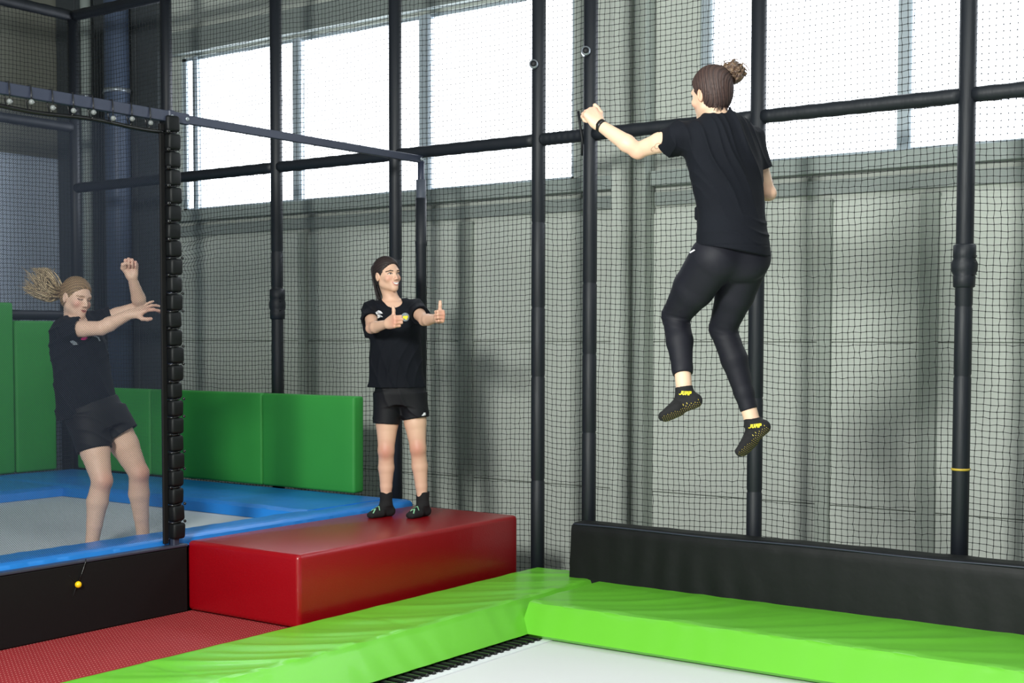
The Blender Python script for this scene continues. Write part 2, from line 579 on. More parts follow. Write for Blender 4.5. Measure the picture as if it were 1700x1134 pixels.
def net_bay(a, b, z0, z1, seed, label, sagfn=None):
    """a, b: plan end points; a square-mesh net of cord with knots"""
    a, b = np.array(a, float), np.array(b, float)
    L = np.linalg.norm(b - a)
    ax = (b - a) / L
    nrm = np.array([-ax[1], ax[0]])
    nu, nv = int(round(L / CELL)), int(round((z1 - z0) / CELL))
    U, Vv = np.meshgrid(np.linspace(0, L, nu + 1), np.linspace(z0, z1, nv + 1), indexing='ij')
    r = np.random.default_rng(seed)
    du = 0.010 * vnoise(U * 4, Vv * 3.2, seed) + 0.006 * vnoise(U * 11, Vv * 9, seed + 1)
    dv = 0.016 * vnoise(U * 3.4, Vv * 4, seed + 2) + 0.006 * vnoise(U * 10, Vv * 12, seed + 3) - 0.018 * np.sin(np.pi * U / L)
    du += r.normal(0, 0.0016, U.shape)
    dv += r.normal(0, 0.0016, U.shape)
    edge = np.minimum(1, np.minimum(U, L - U) / 0.08)
    dn = 0.02 * vnoise(U * 5, Vv * 3, seed + 4) * edge
    if sagfn is not None:
        e1, e2 = sagfn(U, Vv, L)
        du, dv = du + e1, dv + e2
    U2, Z2 = U + du * edge, Vv + dv * edge
    base = a
    Pn = np.stack([base[0] + ax[0] * U2 + nrm[0] * dn, base[1] + ax[1] * U2 + nrm[1] * dn, Z2], -1)
    R = 0.0019
    VV, FF = [], []
    off = 0

    def strings(Q, e1, e2):
        # Q: m strings x n points
        nonlocal off
        m, n, _ = Q.shape
        ring = np.stack([Q + R * (math.cos(t) * e1 + math.sin(t) * e2) for t in (0.5, 2.6, 4.7)], 2)      # m,n,3,3
        VV.append(ring.reshape(-1, 3))
        idx = off + np.arange(m * n * 3).reshape(m, n, 3)
        for j in range(3):
            k = (j + 1) % 3
            FF.append(np.stack([idx[:, :-1, j], idx[:, :-1, k], idx[:, 1:, k], idx[:, 1:, j]], -1).reshape(-1, 4))
        off += m * n * 3
    n3 = np.array([nrm[0], nrm[1], 0])
    a3 = np.array([ax[0], ax[1], 0])
    up = np.array([0, 0, 1.0])
    strings(Pn, a3, n3)
    strings(np.swapaxes(Pn, 0, 1), up, n3)
    # knots
    K = Pn.reshape(-1, 3)
    kr = np.array([[1, 0, 0], [-1, 0, 0], [0, 1, 0], [0, -1, 0], [0, 0, 1], [0, 0, -1]], float)
    kv = K[:, None, :] + (kr[:, 0:1] * a3 * 0.0050 + kr[:, 1:2] * n3 * 0.0045 + kr[:, 2:3] * up * 0.0056)[None]
    VV.append(kv.reshape(-1, 3))
    kf = np.array([[0, 2, 4, 4], [2, 1, 4, 4], [1, 3, 4, 4], [3, 0, 4, 4], [2, 0, 5, 5], [1, 2, 5, 5], [3, 1, 5, 5], [0, 3, 5, 5]])
    V = np.concatenate(VV)
    Fq = np.concatenate(FF)
    T = np.concatenate([Fq[:, [0, 1, 2]], Fq[:, [0, 2, 3]], (off + 6 * np.arange(len(K))[:, None, None] + kf[None, :, :3]).reshape(-1, 3)])
    me = mesh_np('safety_net', V, T)
    o = link('safety_net', me, 'net')
    tag(o, label, 'net', 'knotted cage nets')
    return o


def bunch(U, V, L):
    g = np.exp(-((U - 0.15) / 0.25) ** 2 - ((V - 2.35) / 0.25) ** 2)
    return 0.05 * g * np.sin(V * 40), -0.05 * g


NETLAB = ['dark knotted net in the far corner bay in front of the downpipes', 'rumpled dark net over the left end of the long window',
          'dark knotted net above the middle of the long green wall pad', 'dark knotted net bay right behind the smiling person',
          'narrow strip of dark net between the two closest posts', 'dark knotted net behind the jumping person',
          'dark knotted net right of the jumping person, left of the post with yellow ring', 'dark knotted net at the far right edge, right of the post with yellow ring']
for i in range(8):
    net_bay((PX[i], YW), (PX[i + 1], YW), 0.0, ZT if i < 2 else 4.5, 11 + i * 7, NETLAB[i], bunch if i == 1 else None)
net_bay((PX[0], YW - 2.4), (PX[0], YW), 0.4, ZT, 99, 'dark knotted net on the left side of the cage, above the tall green pads')

# ------------------------------------------------------------------ padded vinyl strips


def pad_strip(name, p0, along, length, across, prof, m, parent, wr=0.006, seed=1, step=0.022, slant=0.9, freq=26.0, seams=()):
    """profile (across, z) swept from p0 along a direction; top gets vinyl folds"""
    p0, along, across = np.array(p0, float), np.array(along, float), np.array(across, float)
    prof = np.array(prof, float)
    # resample profile
    d = np.r_[0, np.cumsum(np.linalg.norm(np.diff(prof, axis=0), axis=1))]
    n = int(d[-1] / 0.03) + 2
    ss = np.unique(np.r_[np.linspace(0, d[-1], n), d])
    A = np.interp(ss, d, prof[:, 0])
    Z = np.interp(ss, d, prof[:, 1])
    wid = prof[:, 0].max() - prof[:, 0].min()
    S = np.arange(0, length + 1e-6, step)
    S = np.r_[S, length] if length - S[-1] > 1e-4 else S
    SS, AA = np.meshgrid(S, A, indexing='ij')
    _, ZZ = np.meshgrid(S, Z, indexing='ij')
    a01 = (AA - prof[:, 0].min()) / wid
    ph = SS * freq * (1 + 0.0) + slant * freq * 0.6 * AA * (0.5 + a01) + 2.2 * vnoise(SS * 3, AA * 4, seed)
    ridge = (0.5 + 0.5 * np.sin(ph)) ** 3 * (0.5 + 0.5 * vnoise(SS * 7, AA * 3, seed + 5))
    ridge += 0.5 * (0.5 + 0.5 * np.sin(ph * 1.73 + 1.0)) ** 4 * (0.5 + 0.5 * vnoise(SS * 5, AA * 5, seed + 8))
    env = np.sin(np.pi * np.clip(a01, 0.0, 1)) ** 0.6 * (ZZ > ZZ.max() - 0.02)
    side = (ZZ <= ZZ.max() - 0.02) * 1.0
    dz = wr * ridge * env + 0.006 * vnoise(SS * 2.2, AA * 3, seed + 2) * env
    da = side * 0.004 * np.sin(SS * 34 + 2 * vnoise(SS * 6, ZZ * 9, seed + 3)) * vnoise(SS * 4, ZZ * 8, seed + 4)
    for s in seams:
        g = np.exp(-((SS - s) / 0.010) ** 2)
        dz -= 0.006 * g * env
    PT = p0 + SS[..., None] * along + (AA + da)[..., None] * across + (ZZ + dz)[..., None] * np.array([0, 0, 1.0])
    m_, n_ = SS.shape
    V = PT.reshape(-1, 3)
    idx = np.arange(m_ * n_).reshape(m_, n_)
    F = np.stack([idx[:-1, :-1], idx[1:, :-1], idx[1:, 1:], idx[:-1, 1:]], -1).reshape(-1, 4)
    # end caps as fans
    c0, c1 = len(V), len(V) + 1
    V = np.vstack([V, PT[0].mean(0), PT[-1].mean(0)])
    T = np.concatenate([F[:, [0, 1, 2]], F[:, [0, 2, 3]],
                        np.stack([np.full(n_ - 1, c0), idx[0, :-1], idx[0, 1:]], 1), np.stack([np.full(n_ - 1, c1), idx[-1, 1:], idx[-1, :-1]], 1)])
    me = mesh_np(name, V, T)
    o = link(name, me, m, parent, smooth=True)
    bm = bmesh.new()
    bm.from_mesh(me)
    bmesh.ops.remove_doubles(bm, verts=bm.verts, dist=1e-5)
    bmesh.ops.recalc_face_normals(bm, faces=bm.faces)
    for e in bm.edges:
        if len(e.link_faces) == 2 and e.calc_face_angle() > 0.75:
            e.smooth = False
    bm.to_mesh(me)
    bm.free()
    return o


# ------------------------------------------------------------------ green trampoline
gt = empty('trampoline', (-2.6, 4.5, -0.3))
tag(gt, 'ground-level trampoline with white bed and wide lime green edge pads', 'trampoline')
gt_inv = np.array(gt.location)
# local coordinates = world - location
gl = -gt_inv
profL = [(-0.28, -0.20), (-0.28, 0.035), (-0.268, 0.055), (-0.24, 0.062), (0.25, 0.062), (0.275, 0.056), (0.285, 0.040), (0.40, -0.105), (0.37, -0.125), (-0.20, -0.20), (-0.28, -0.20)]
pad_strip('edge_pad', np.array([-4.64, -1.0, 0]) + gl, (0, 1, 0), 8.20, (1, 0, 0), profL, 'vinyl_green', gt, wr=0.013, seed=3, slant=-1.6, freq=15, seams=(5.0, 6.35))['label'] = 'lime green pad along the red walkway'
profR = [(-0.42, -0.20), (-0.42, 0.032), (-0.40, 0.052), (-0.37, 0.058), (0.36, 0.058), (0.40, 0.052), (0.412, 0.036), (0.50, -0.105), (0.47, -0.125), (-0.30, -0.20), (-0.42, -0.20)]
pad_strip('edge_pad', np.array([-4.30, 6.66, 0]) + gl, (1, 0, 0), 4.6, (0, -1, 0), profR, 'vinyl_green', gt, wr=0.011, seed=9, slant=1.6, freq=15, seams=(1.9,))['label'] = 'lime green pad along the black kick board'
# bed
bx0, bx1, by0, by1 = -4.16, 0.2, -0.6, 6.28
g = np.linspace(0, 1, 46)
UU, VV_ = np.meshgrid(g, g, indexing='ij')
Zb = -0.135 - 0.02 * np.sin(np.pi * UU) * np.sin(np.pi * VV_)
top = np.stack([bx0 + UU * (bx1 - bx0), by0 + VV_ * (by1 - by0), Zb], -1).reshape(-1, 3)
idx = np.arange(46 * 46).reshape(46, 46)
Fb = np.stack([idx[:-1, :-1], idx[1:, :-1], idx[1:, 1:], idx[:-1, 1:]], -1).reshape(-1, 4)
bot = top - np.array([0, 0, 0.008])
Fb2 = Fb[:, ::-1] + 46 * 46
me = mesh_np('bed', np.vstack([top, bot]) + gl, np.vstack([Fb, Fb2]))
bed = link('bed', me, 'bed', gt, smooth=True)
box('hem', np.array([bx0 - 0.004, by0, -0.134]) + gl, np.array([bx0 + 0.05, by1, -0.128]) + gl, 'hem', bed)
box('hem', np.array([bx0, by1 - 0.05, -0.134]) + gl, np.array([bx1, by1 + 0.004, -0.128]) + gl, 'hem', bed)
sp = box_bm((-0.10, -0.013, -0.012), (0.012, 0.013, 0.012), 0.006, 1)
spm = bm_mesh('spring', sp)
hk = bm_mesh('bed_tab', box_bm((-0.012, -0.013, -0.006), (0.02, 0.013, 0.004), 0.002, 1))
y = 6.14
k = 0
while y > 1.6:
    o = link('spring', spm, 'spring', gt)
    o.location = (bx0 + gl[0], y + gl[1], -0.125 + gl[2])
    o2 = link('bed_tab', hk, 'hem', bed)
    o2.location = (bx0 + gl[0] - 0.012, y + 0.03 + gl[1], -0.134 + gl[2])
    y -= 0.058
bm = bmesh.new()
for lo, hi in (((-4.42, -1, -0.28), (-4.20, 6.3, -0.215)), ((-4.42, 6.22, -0.28), (0.3, 6.32, -0.215)), ((-4.42, -1, -0.298), (0.3, 6.3, -0.282))):
    box_bm(np.array(lo) + gl, np.array(hi) + gl, bm=bm)
link('frame', bm_mesh('frame', bm), 'under', gt)

# black kick board along the right net
kb = empty('kick_board', (-4.52, 7.13, 0.0))
tag(kb, 'long black vinyl kick board pad below the right-hand nets', 'pad')
profK = [(-0.10, 0.02), (-0.115, 0.36), (-0.105, 0.385), (-0.06, 0.402), (0.05, 0.400), (0.085, 0.385), (0.092, 0.36), (0.115, 0.02), (-0.10, 0.02)]
o = pad_strip('cover', (0, 0, 0), (1, 0, 0), 4.6, (0, -1, 0), profK, 'vinyl_black', kb, wr=0.006, seed=21, slant=0.5, freq=14)
tube('piping', [(x, -0.082, 0.394 + 0.003 * math.sin(x * 5)) for x in np.linspace(0.01, 4.58, 90)], 0.0045, 'edge_grey', o, 6)

# ------------------------------------------------------------------ red foam block
rb = empty('foam_block', (-5.45, 6.15, 0.0))
tag(rb, 'long red vinyl foam block the smiling person stands on', 'block')
bm = box_bm((-0.43, -1.03, 0.002), (0.45, 1.00, 0.40), 0.028, 4)
rbo = link('cover', bm_mesh('cover', bm), 'vinyl_red', rb, smooth=True)
tube('seam', [(0.4235, yy, 0.3925) for yy in np.linspace(-1.0, 0.98, 12)], 0.0025, 'vinyl_red', rbo, 6)
tube('seam', [(xx, -1.0045, 0.3925) for xx in np.linspace(-0.4, 0.42, 8)], 0.0025, 'vinyl_red', rbo, 6)

# ------------------------------------------------------------------ raised blue trampoline
bt = empty('trampoline', (-7.7, 5.0, 0.0))
tag(bt, 'raised trampoline with grey-white bed and blue edge pads', 'trampoline')
bl = -np.array(bt.location)
ZP = 0.40
profN = [(-0.13, ZP - 0.05), (-0.13, ZP - 0.005), (-0.115, ZP + 0.014), (-0.08, ZP + 0.024), (0.10, ZP + 0.030), (0.14, ZP + 0.025), (0.160, ZP + 0.010), (0.165, ZP - 0.03), (0.12, ZP - 0.05), (-0.13, ZP - 0.05)]
o = pad_strip('edge_pad', np.array([-6.06, 1.0, 0]) + bl, (0, 1, 0), 6.16, (1, 0, 0), profN, 'vinyl_blue', bt, wr=0.008, seed=31, slant=0.6, freq=24)
o['label'] = 'blue pad along the black side panel'
profF = [(-0.45, ZP - 0.05), (-0.45, ZP + 0.01), (-0.43, ZP + 0.03), (-0.38, ZP + 0.036), (0.40, ZP + 0.036), (0.45, ZP + 0.02), (0.48, ZP - 0.04), (-0.45, ZP - 0.05)]
pad_strip('edge_pad', np.array([-9.6, 6.72, 0]) + bl, (1, 0, 0), 3.52, (0, -1, 0), profF, 'vinyl_blue', bt, wr=0.008, seed=35, slant=0.6, freq=12)['label'] = 'wide blue pad under the long green wall pad'
profW = [(-0.5, ZP - 0.05), (-0.5, ZP + 0.012), (-0.48, ZP + 0.03), (0.42, ZP + 0.034), (0.48, ZP + 0.015), (0.50, ZP - 0.04), (-0.5, ZP - 0.05)]
pad_strip('edge_pad', np.array([-9.05, 1.0, 0]) + bl, (0, 1, 0), 5.26, (1, 0, 0), profW, 'vinyl_blue', bt, wr=0.006, seed=39, slant=0.6, freq=14)['label'] = 'blue pad along the left net'
box('bed', np.array([-8.70, 1.0, ZP - 0.052]) + bl, np.array([-6.12, 6.40, ZP - 0.042]) + bl, 'bed_grey', bt)
bm = bmesh.new()
for lo, hi in (((-9.62, 0.9, 0.002), (-5.94, 7.18, ZP - 0.09)), ((-6.0, 0.9, ZP - 0.09), (-5.94, 7.18, ZP - 0.055))):
    box_bm(np.array(lo) + bl, np.array(hi) + bl, bm=bm)
link('frame', bm_mesh('frame', bm), 'under', bt)

# black side panel with a yellow bungee ball
spn = empty('side_panel', (-5.88, 3.0, 0.0))
tag(spn, 'black side panel of the raised trampoline beside the red walkway', 'panel')
bm = box_bm((-0.02, -2.1, 0.002), (0.03, 2.10, 0.372), 0.008, 2)
link('cover', bm_mesh('cover', bm), 'panel_black', spn)
box('top_edge', (-0.03, -2.1, 0.373), (0.036, 2.10, 0.388), 'edge_grey', spn, 0.004, 2)
bb = link('bungee_ball', ball_mesh('bungee_ball', 0.0175, 3), 'bead_yellow', spn, smooth=True)
bb.location = (0.040, 1.352, 0.265)
bb['label'] = 'yellow plastic bungee ball'
for a in (0.9, 2.3, 4.3):
    dx = np.array([0.0, math.cos(a), math.sin(a)])
    tube('fold', [np.array([0.0295, 1.352, 0.265]) + dx * q for q in (0.01, 0.03, 0.055, 0.075)], [0.006, 0.005, 0.003, 0.0008], 'panel_black', spn, 6)
tube('bungee_cord', [(0.033, 1.357, 0.275), (0.034, 1.38, 0.32), (0.037, 1.40, 0.372), (0.035, 1.405, 0.392)], 0.0028, 'bead_black', spn, 6)

# ------------------------------------------------------------------ enclosure frame of the blue trampoline
en = empty('enclosure_frame', (XB, 5.03, ZP))
tag(en, 'steel enclosure frame with a laced black foam post and flat top bar', 'frame')
PO = link('post', bm_mesh('post', box_bm((-0.022, -0.022, -0.05), (0.022, 0.022, 2.41), 0.006, 1)), 'steel_dark', en)
seg = 0.0985
bmx = box_bm((-0.044, -0.040, 0.002), (0.044, 0.046, seg - 0.005), 0.016, 3)
for v in bmx.verts:
    zc = (v.co.z / seg - 0.5)
    v.co.x *= 1.03 - 0.30 * zc * zc
    v.co.y *= 1.03 - 0.30 * zc * zc
segm = bm_mesh('pad_segment', bmx)
BALLS = {}


def ballm(mn):
    if mn not in BALLS:
        BALLS[mn] = ball_mesh('ball_' + mn, 1.0, 2)
        BALLS[mn].materials.append(M[mn])
    return BALLS[mn]


for k in range(24):
    o = link('pad_segment', segm, 'vinyl_black', PO, smooth=True)
    o.location = (0.0 + 0.004 * math.sin(k * 2.1), 0.004 * math.cos(k * 1.3), 0.02 + k * seg)
    o.rotation_euler = (0.03 * math.sin(k * 1.7), 0.04 * math.cos(k * 2.9), 0.12 * math.sin(k))
    if k:
        z = 0.02 + k * seg
        th = np.linspace(0, 2 * np.pi, 17)
        pts = np.stack([0.040 * np.cos(th), 0.042 * np.sin(th), np.full(17, z) + 0.006 * np.sin(th)], 1)
        tube('lacing_cord', pts, 0.0038, 'bead_black', PO, 6)
        b_ = link('bungee_ball', ballm('bead_black'), None, PO, smooth=True)
        if k > 16:
            b_.location = (0.040, -0.050, z)
            b_.scale = (0.0135,) * 3
        else:
            s = 1 if (k * 7) % 3 else -1
            b_.location = (0.034, 0.050 * s, z)
            b_.scale = (0.009,) * 3
box('hem_strap', (-0.008, -0.078, 0.0), (0.008, -0.044, 2.33), 'panel_black', PO, 0.003, 1)
# flat bars
o = box('top_bar', (-0.016, -2.6, 2.345), (0.016, 0.13, 2.405), 'steel_dark', en, 0.003, 1)
box('cross_bar', (-0.014, 0.11, 2.350), (0.014, 2.215, 2.398), 'steel_dark', en, 0.003, 1)
for yy in (0.0, 0.11, 2.19):
    b_ = link('bolt', ballm('steel'), None, en, smooth=True)
    b_.location = (0.018, yy, 2.375)
    b_.scale = (0.008, 0.013, 0.013)
# hem rope of the screen + bungee balls under the top bar
tube('hem_rope', [(0.0, yy, 2.288 + 0.006 * math.sin(yy * 9)) for yy in np.linspace(-2.6, -0.03, 60)], 0.012, 'bead_black', en, 8)
for k in range(19):
    yy = -0.16 - k * 0.125
    b_ = link('bungee_ball', ballm('bead'), None, en, smooth=True)
    b_.location = (0.03, yy, 2.318 + 0.008 * math.sin(k * 2.4))
    b_.scale = (0.0145,) * 3
    tube('bungee_loop', [(0.03, yy, 2.325), (0.022, yy + 0.004, 2.37), (0.018, yy + 0.004, 2.41), (-0.018, yy + 0.004, 2.41), (-0.02, yy, 2.36), (0.0, yy, 2.285), (0.025, yy, 2.30)], 0.0032, 'bead_black', en, 6)
# wall-side post
po2 = lathe('post', [(0.001, 0), (0.036, 0), (0.037, 0.62), (0.033, 0.625), (0.037, 0.63), (0.037, 1.78), (0.040, 1.79), (0.040, 1.81), (0.037, 1.82), (0.037, 2.11), (0.001, 2.11)], 'foam_black', en, 18)
po2.location = (0, 2.205, 0)
lathe('bare_sleeve', [(0.034, 2.11), (0.034, 2.235), (0.0, 2.236)], mat('grey_tape', (70, 76, 88), 0.6), po2, 18)
lathe('steel_tube', [(0.024, 2.236), (0.024, 2.36), (0.0, 2.361)], 'steel_dark', po2, 14)
# fine screen hung under the bar
gy, gz = np.linspace(-2.6, -0.03, 40), np.linspace(0.03, 2.29, 34)
GY, GZ = np.meshgrid(gy, gz, indexing='ij')
GX = 0.008 * vnoise(GY * 3, GZ * 2, 5)
Vs = np.stack([GX, GY, GZ], -1).reshape(-1, 3)
idx = np.arange(40 * 34).reshape(40, 34)
Fs = np.stack([idx[:-1, :-1], idx[1:, :-1], idx[1:, 1:], idx[:-1, 1:]], -1).reshape(-1, 4)
ms = link('mesh_screen', mesh_np('mesh_screen', Vs, Fs), 'screen', None, smooth=True)
ms.location = (XB, 5.03, ZP)
tag(ms, 'fine grey mesh screen hanging in front of the fair-haired person', 'screen')

# ------------------------------------------------------------------ green wall pads


def wall_pad(name, lo, hi, label, splits=(), axis=0):
    t = empty(name, ((lo[0] + hi[0]) / 2, (lo[1] + hi[1]) / 2, lo[2]))
    tag(t, label, 'pad', 'green wall pads')
    L = np.array(t.location)
    cuts = [lo[axis]] + list(splits) + [hi[axis]]
    for a, b in zip(cuts[:-1], cuts[1:]):
        l2, h2 = list(lo), list(hi)
        l2[axis], h2[axis] = a + 0.002, b - 0.002
        bm = box_bm(np.array(l2) - L, np.array(h2) - L, 0.02, 3)
        es = [e for e in bm.edges if e.calc_length() > 0.3]
        bmesh.ops.subdivide_edges(bm, edges=es, cuts=9, use_grid_fill=True)
        for v in bm.verts:
            wv = v.co + Vector(L)
            v.co.y += 0.006 * float(vnoise(np.array(wv.x * 4 + wv.z * 2), np.array(wv.z * 3), 3)) * (axis == 0)
            v.co.x += 0.006 * float(vnoise(np.array(wv.y * 4), np.array(wv.z * 3), 4)) * (axis == 1)
        link('cushion', bm_mesh('cushion', bm), 'pad_green', t, smooth=True)
    return t


wall_pad('wall_pad', (-9.55, 7.12, 0.445), (-6.40, 7.23, 1.135), 'long low green wall pad behind the blue edge, left of the smiling person', (-8.6, -7.33))
wall_pad('wall_pad', (-9.70, 6.56, 0.445), (-9.58, 6.95, 1.69), 'shorter of the two green pads at the left edge', axis=1)
wall_pad('wall_pad', (-9.70, 5.3, 0.445), (-9.58, 6.55, 1.835), 'taller green pad cut off by the left edge', axis=1)

# ------------------------------------------------------------------ bodies: smooth distance fields turned into one continuous mesh


def nrm(v):
    v = np.asarray(v, float)
    return v / np.linalg.norm(v)


def smin(a, b, k):
    h = np.maximum(k - np.abs(a - b), 0.0) / k
    return np.minimum(a, b) - h * h * k * 0.25


def smax(a, b, k):
    return -smin(-a, -b, k)


class Field:
    def __init__(self):
        self.p = []

    def add(self, fn, lo, hi, k=0.02, op='+'):
        self.p.append((fn, np.asarray(lo, float), np.asarray(hi, float), k, op))
        return self

    def __call__(self, P):
        d = np.full(len(P), 0.25)
        if len(P) == 0:
            return d
        LO = np.array([q[1] - 0.07 - q[3] for q in self.p])
        HI = np.array([q[2] + 0.07 + q[3] for q in self.p])
        B = np.floor(P / 0.07).astype(np.int64) + 512
        bk = (B[:, 0] << 24) | (B[:, 1] << 12) | B[:, 2]
        order = np.argsort(bk, kind='stable')
        Ps = P[order]
        cuts = np.flatnonzero(np.diff(bk[order])) + 1
        out = np.empty(len(P))
        a = 0
        for b in list(cuts) + [len(P)]:
            Q = Ps[a:b]
            ql, qh = Q.min(0), Q.max(0)
            v = np.full(b - a, 0.25)
            for i in np.flatnonzero(((LO < qh) & (HI > ql)).all(1)):
                fn, _, _, k, op = self.p[i]
                if op == '+':
                    v = smin(v, fn(Q), k)
                elif op == '-':
                    v = smax(v, -fn(Q), k)
                else:
                    v = v + fn(Q)
            out[a:b] = v
            a = b
        d[order] = out
        return d

    # ---- primitives
    def rc(self, a, b, ra, rb, k=0.02, op='+'):
        a, b = np.asarray(a, float), np.asarray(b, float)
        ba = b - a
        L2 = ba @ ba

        def fn(P):
            pa = P - a
            h = np.clip(pa @ ba / L2, 0, 1)
            return np.linalg.norm(pa - h[:, None] * ba, axis=1) - (ra + (rb - ra) * h)
        R = max(ra, rb)
        return self.add(fn, np.minimum(a, b) - R, np.maximum(a, b) + R, k, op)

    def cc(self, a, b, ra, rb, k=0.01, op='+', bow=0.0):
        """cone with flat ends"""
        a, b = np.asarray(a, float), np.asarray(b, float)
        L = np.linalg.norm(b - a)
        ax = (b - a) / L

        def fn(P):
            pa = P - a
            h = pa @ ax
            rr = np.linalg.norm(pa - h[:, None] * ax, axis=1)
            t = np.clip(h / L, 0, 1)
            return np.maximum(rr - (ra + (rb - ra) * t + bow * np.sin(np.pi * t)), np.maximum(-h, h - L))
        R = max(ra, rb) + abs(bow)
        return self.add(fn, np.minimum(a, b) - R, np.maximum(a, b) + R, k, op)

    def el(self, c, r, R=None, k=0.02, op='+'):
        c, r = np.asarray(c, float), np.asarray(r, float)

        def fn(P):
            q = P - c
            if R is not None:
                q = q @ R
            k0 = np.linalg.norm(q / r, axis=1)
            k1 = np.linalg.norm(q / (r * r), axis=1) + 1e-9
            return k0 * (k0 - 1) / k1
        m = max(r)
        return self.add(fn, c - m, c + m, k, op)

    def loft(self, a, b, e, ts, ws, ds, cx=None, cy=None, k=0.02, grow=0.0, op='+', power=2.0):
        """elliptic sections between a and b; e = width direction"""
        a, b = np.asarray(a, float), np.asarray(b, float)
        L = np.linalg.norm(b - a)
        ax = (b - a) / L
        e = nrm(np.asarray(e, float) - ax * (np.asarray(e, float) @ ax))
        n = np.cross(ax, e)
        ts = np.asarray(ts, float)
        tt = np.linspace(0, 1, 60)

        def sm(v):
            v = np.interp(tt, ts, np.asarray(v, float))
            for _ in range(3):
                v[1:-1] = (v[:-2] + 2 * v[1:-1] + v[2:]) / 4
            return v
        W, D = sm(ws) + grow, sm(ds) + grow
        CX = sm(cx) if cx is not None else np.zeros(60)
        CY = sm(cy) if cy is not None else np.zeros(60)

        def fn(P):
            pa = P - a
            h = pa @ ax
            t = np.clip(h / L, 0, 1)
            x = pa @ e - np.interp(t, tt, CX)
            y = pa @ n - np.interp(t, tt, CY)
            wx, wy = np.interp(t, tt, W), np.interp(t, tt, D)
            if power == 2.0:
                k0 = np.sqrt((x / wx) ** 2 + (y / wy) ** 2)
            else:
                k0 = ((np.abs(x) / wx) ** power + (np.abs(y) / wy) ** power) ** (1 / power)
            k1 = np.sqrt((x / wx ** 2) ** 2 + (y / wy ** 2) ** 2) + 1e-6
            d2 = np.where(k0 < 0.3, -np.minimum(wx, wy) * 0.7, k0 * (k0 - 1) / k1)
            return np.maximum(d2, np.maximum(-h, h - L) - grow)
        R = max(max(ws), max(ds)) + 0.1
        return self.add(fn, np.minimum(a, b) - R, np.maximum(a, b) + R, k, op)



def tube_end(F, end, ax, rin, rbig, depth=0.03, L=0.10):
    """cut a sleeve or trouser leg cleanly at 'end' and open it"""
    ax = nrm(ax)
    end = np.asarray(end, float)
    F.cc(end, end + ax * L, rbig, rbig, 0.003, '-')
    F.cc(end - ax * depth, end + ax * 0.02, rin, rin, 0.006, '-')


CORN = np.array([[i, j, k] for i in (0, 1) for j in (0, 1) for k in (0, 1)])
EDG = [(0, 4), (1, 5), (2, 6), (3, 7), (0, 2), (1, 3), (4, 6), (5, 7), (0, 1), (2, 3), (4, 5), (6, 7)]


def key(I):
    I = I.astype(np.int64) + 4096
    return (I[:, 0] << 40) | (I[:, 1] << 20) | I[:, 2]


def surf(f, lo, hi, h):
    """surface nets on a sparse band of cells; returns vertices, quads"""
    lo, hi = np.asarray(lo, float), np.asarray(hi, float)
    H = 9 * h
    n = np.ceil((hi - lo) / H).astype(int) + 1
    I = np.stack(np.meshgrid(*[np.arange(k) for k in n], indexing='ij'), -1).reshape(-1, 3)
    d = f(lo + (I + 0.5) * H)
    I = I[np.abs(d) < H * 1.3]
    sub = np.stack(np.meshgrid(*[np.arange(3)] * 3, indexing='ij'), -1).reshape(-1, 3)
    I = (I[:, None] * 3 + sub).reshape(-1, 3)
    d = f(lo + (I + 0.5) * 3 * h)
    I = I[np.abs(d) < 3 * h * 1.5]
    I = (I[:, None] * 3 + sub).reshape(-1, 3)
    allc = (I[:, None] + CORN).reshape(-1, 3)
    ck, ui, inv = np.unique(key(allc), return_index=True, return_inverse=True)
    cv = f(lo + allc[ui] * h)
    cv = np.where(np.abs(cv) < 1e-9, 1e-9, cv)
    vals = cv[inv.reshape(-1)].reshape(-1, 8)
    s = vals < 0
    act = s.any(1) & ~s.all(1)
    I, vals = I[act], vals[act]
    acc = np.zeros((len(I), 3))
    cnt = np.zeros(len(I))
    for a, b in EDG:
        va, vb = vals[:, a], vals[:, b]
        m = (va < 0) != (vb < 0)
        t = np.where(m, va / np.where(m, va - vb, 1), 0)
        acc += m[:, None] * (CORN[a] + t[:, None] * (CORN[b] - CORN[a]))
        cnt += m
    V = lo + (I + acc / cnt[:, None]) * h
    kk = key(I)
    order = np.argsort(kk)
    ks = kk[order]

    def look(J):
        q = key(J)
        p = np.clip(np.searchsorted(ks, q), 0, len(ks) - 1)
        ok = ks[p] == q
        return np.where(ok, order[p], -1)
    Q = []
    for axis, (c1, ea, eb) in enumerate((((4), (0, 1, 0), (0, 0, 1)), ((2), (0, 0, 1), (1, 0, 0)), ((1), (1, 0, 0), (0, 1, 0)))):
        ea, eb = np.array(ea), np.array(eb)
        s0, s1 = vals[:, 0] < 0, vals[:, c1] < 0
        m = s0 != s1
        J = I[m]
        q = np.stack([look(J), look(J - ea), look(J - ea - eb), look(J - eb)], 1)
        fl_ = s0[m]
        q = np.where(fl_[:, None], q, q[:, ::-1])
        Q.append(q[(q >= 0).all(1)])
    return V, np.concatenate(Q)


def field_mesh(name, f, lo, hi, h, m, parent, colour=None, relax=1):
    V, Q = surf(f, lo, hi, h)
    # pull vertices on to the true surface
    for _ in range(relax):
        e = h * 0.5
        d0 = f(V)
        g = np.stack([f(V + np.eye(3)[i] * e) - d0 for i in range(3)], 1)
        g /= np.linalg.norm(g, axis=1)[:, None] + 1e-9
        V = V - g * np.clip(d0, -0.6 * h, 0.6 * h)[:, None]
    me = mesh_np(name, V, Q)
    if colour is not None:
        a = me.color_attributes.new('Col', 'FLOAT_COLOR', 'POINT')
        a.data.foreach_set('color', np.concatenate([colour(V), np.ones((len(V), 1))], 1).astype(np.float32).ravel())
    return link(name, me, m, parent, smooth=True)


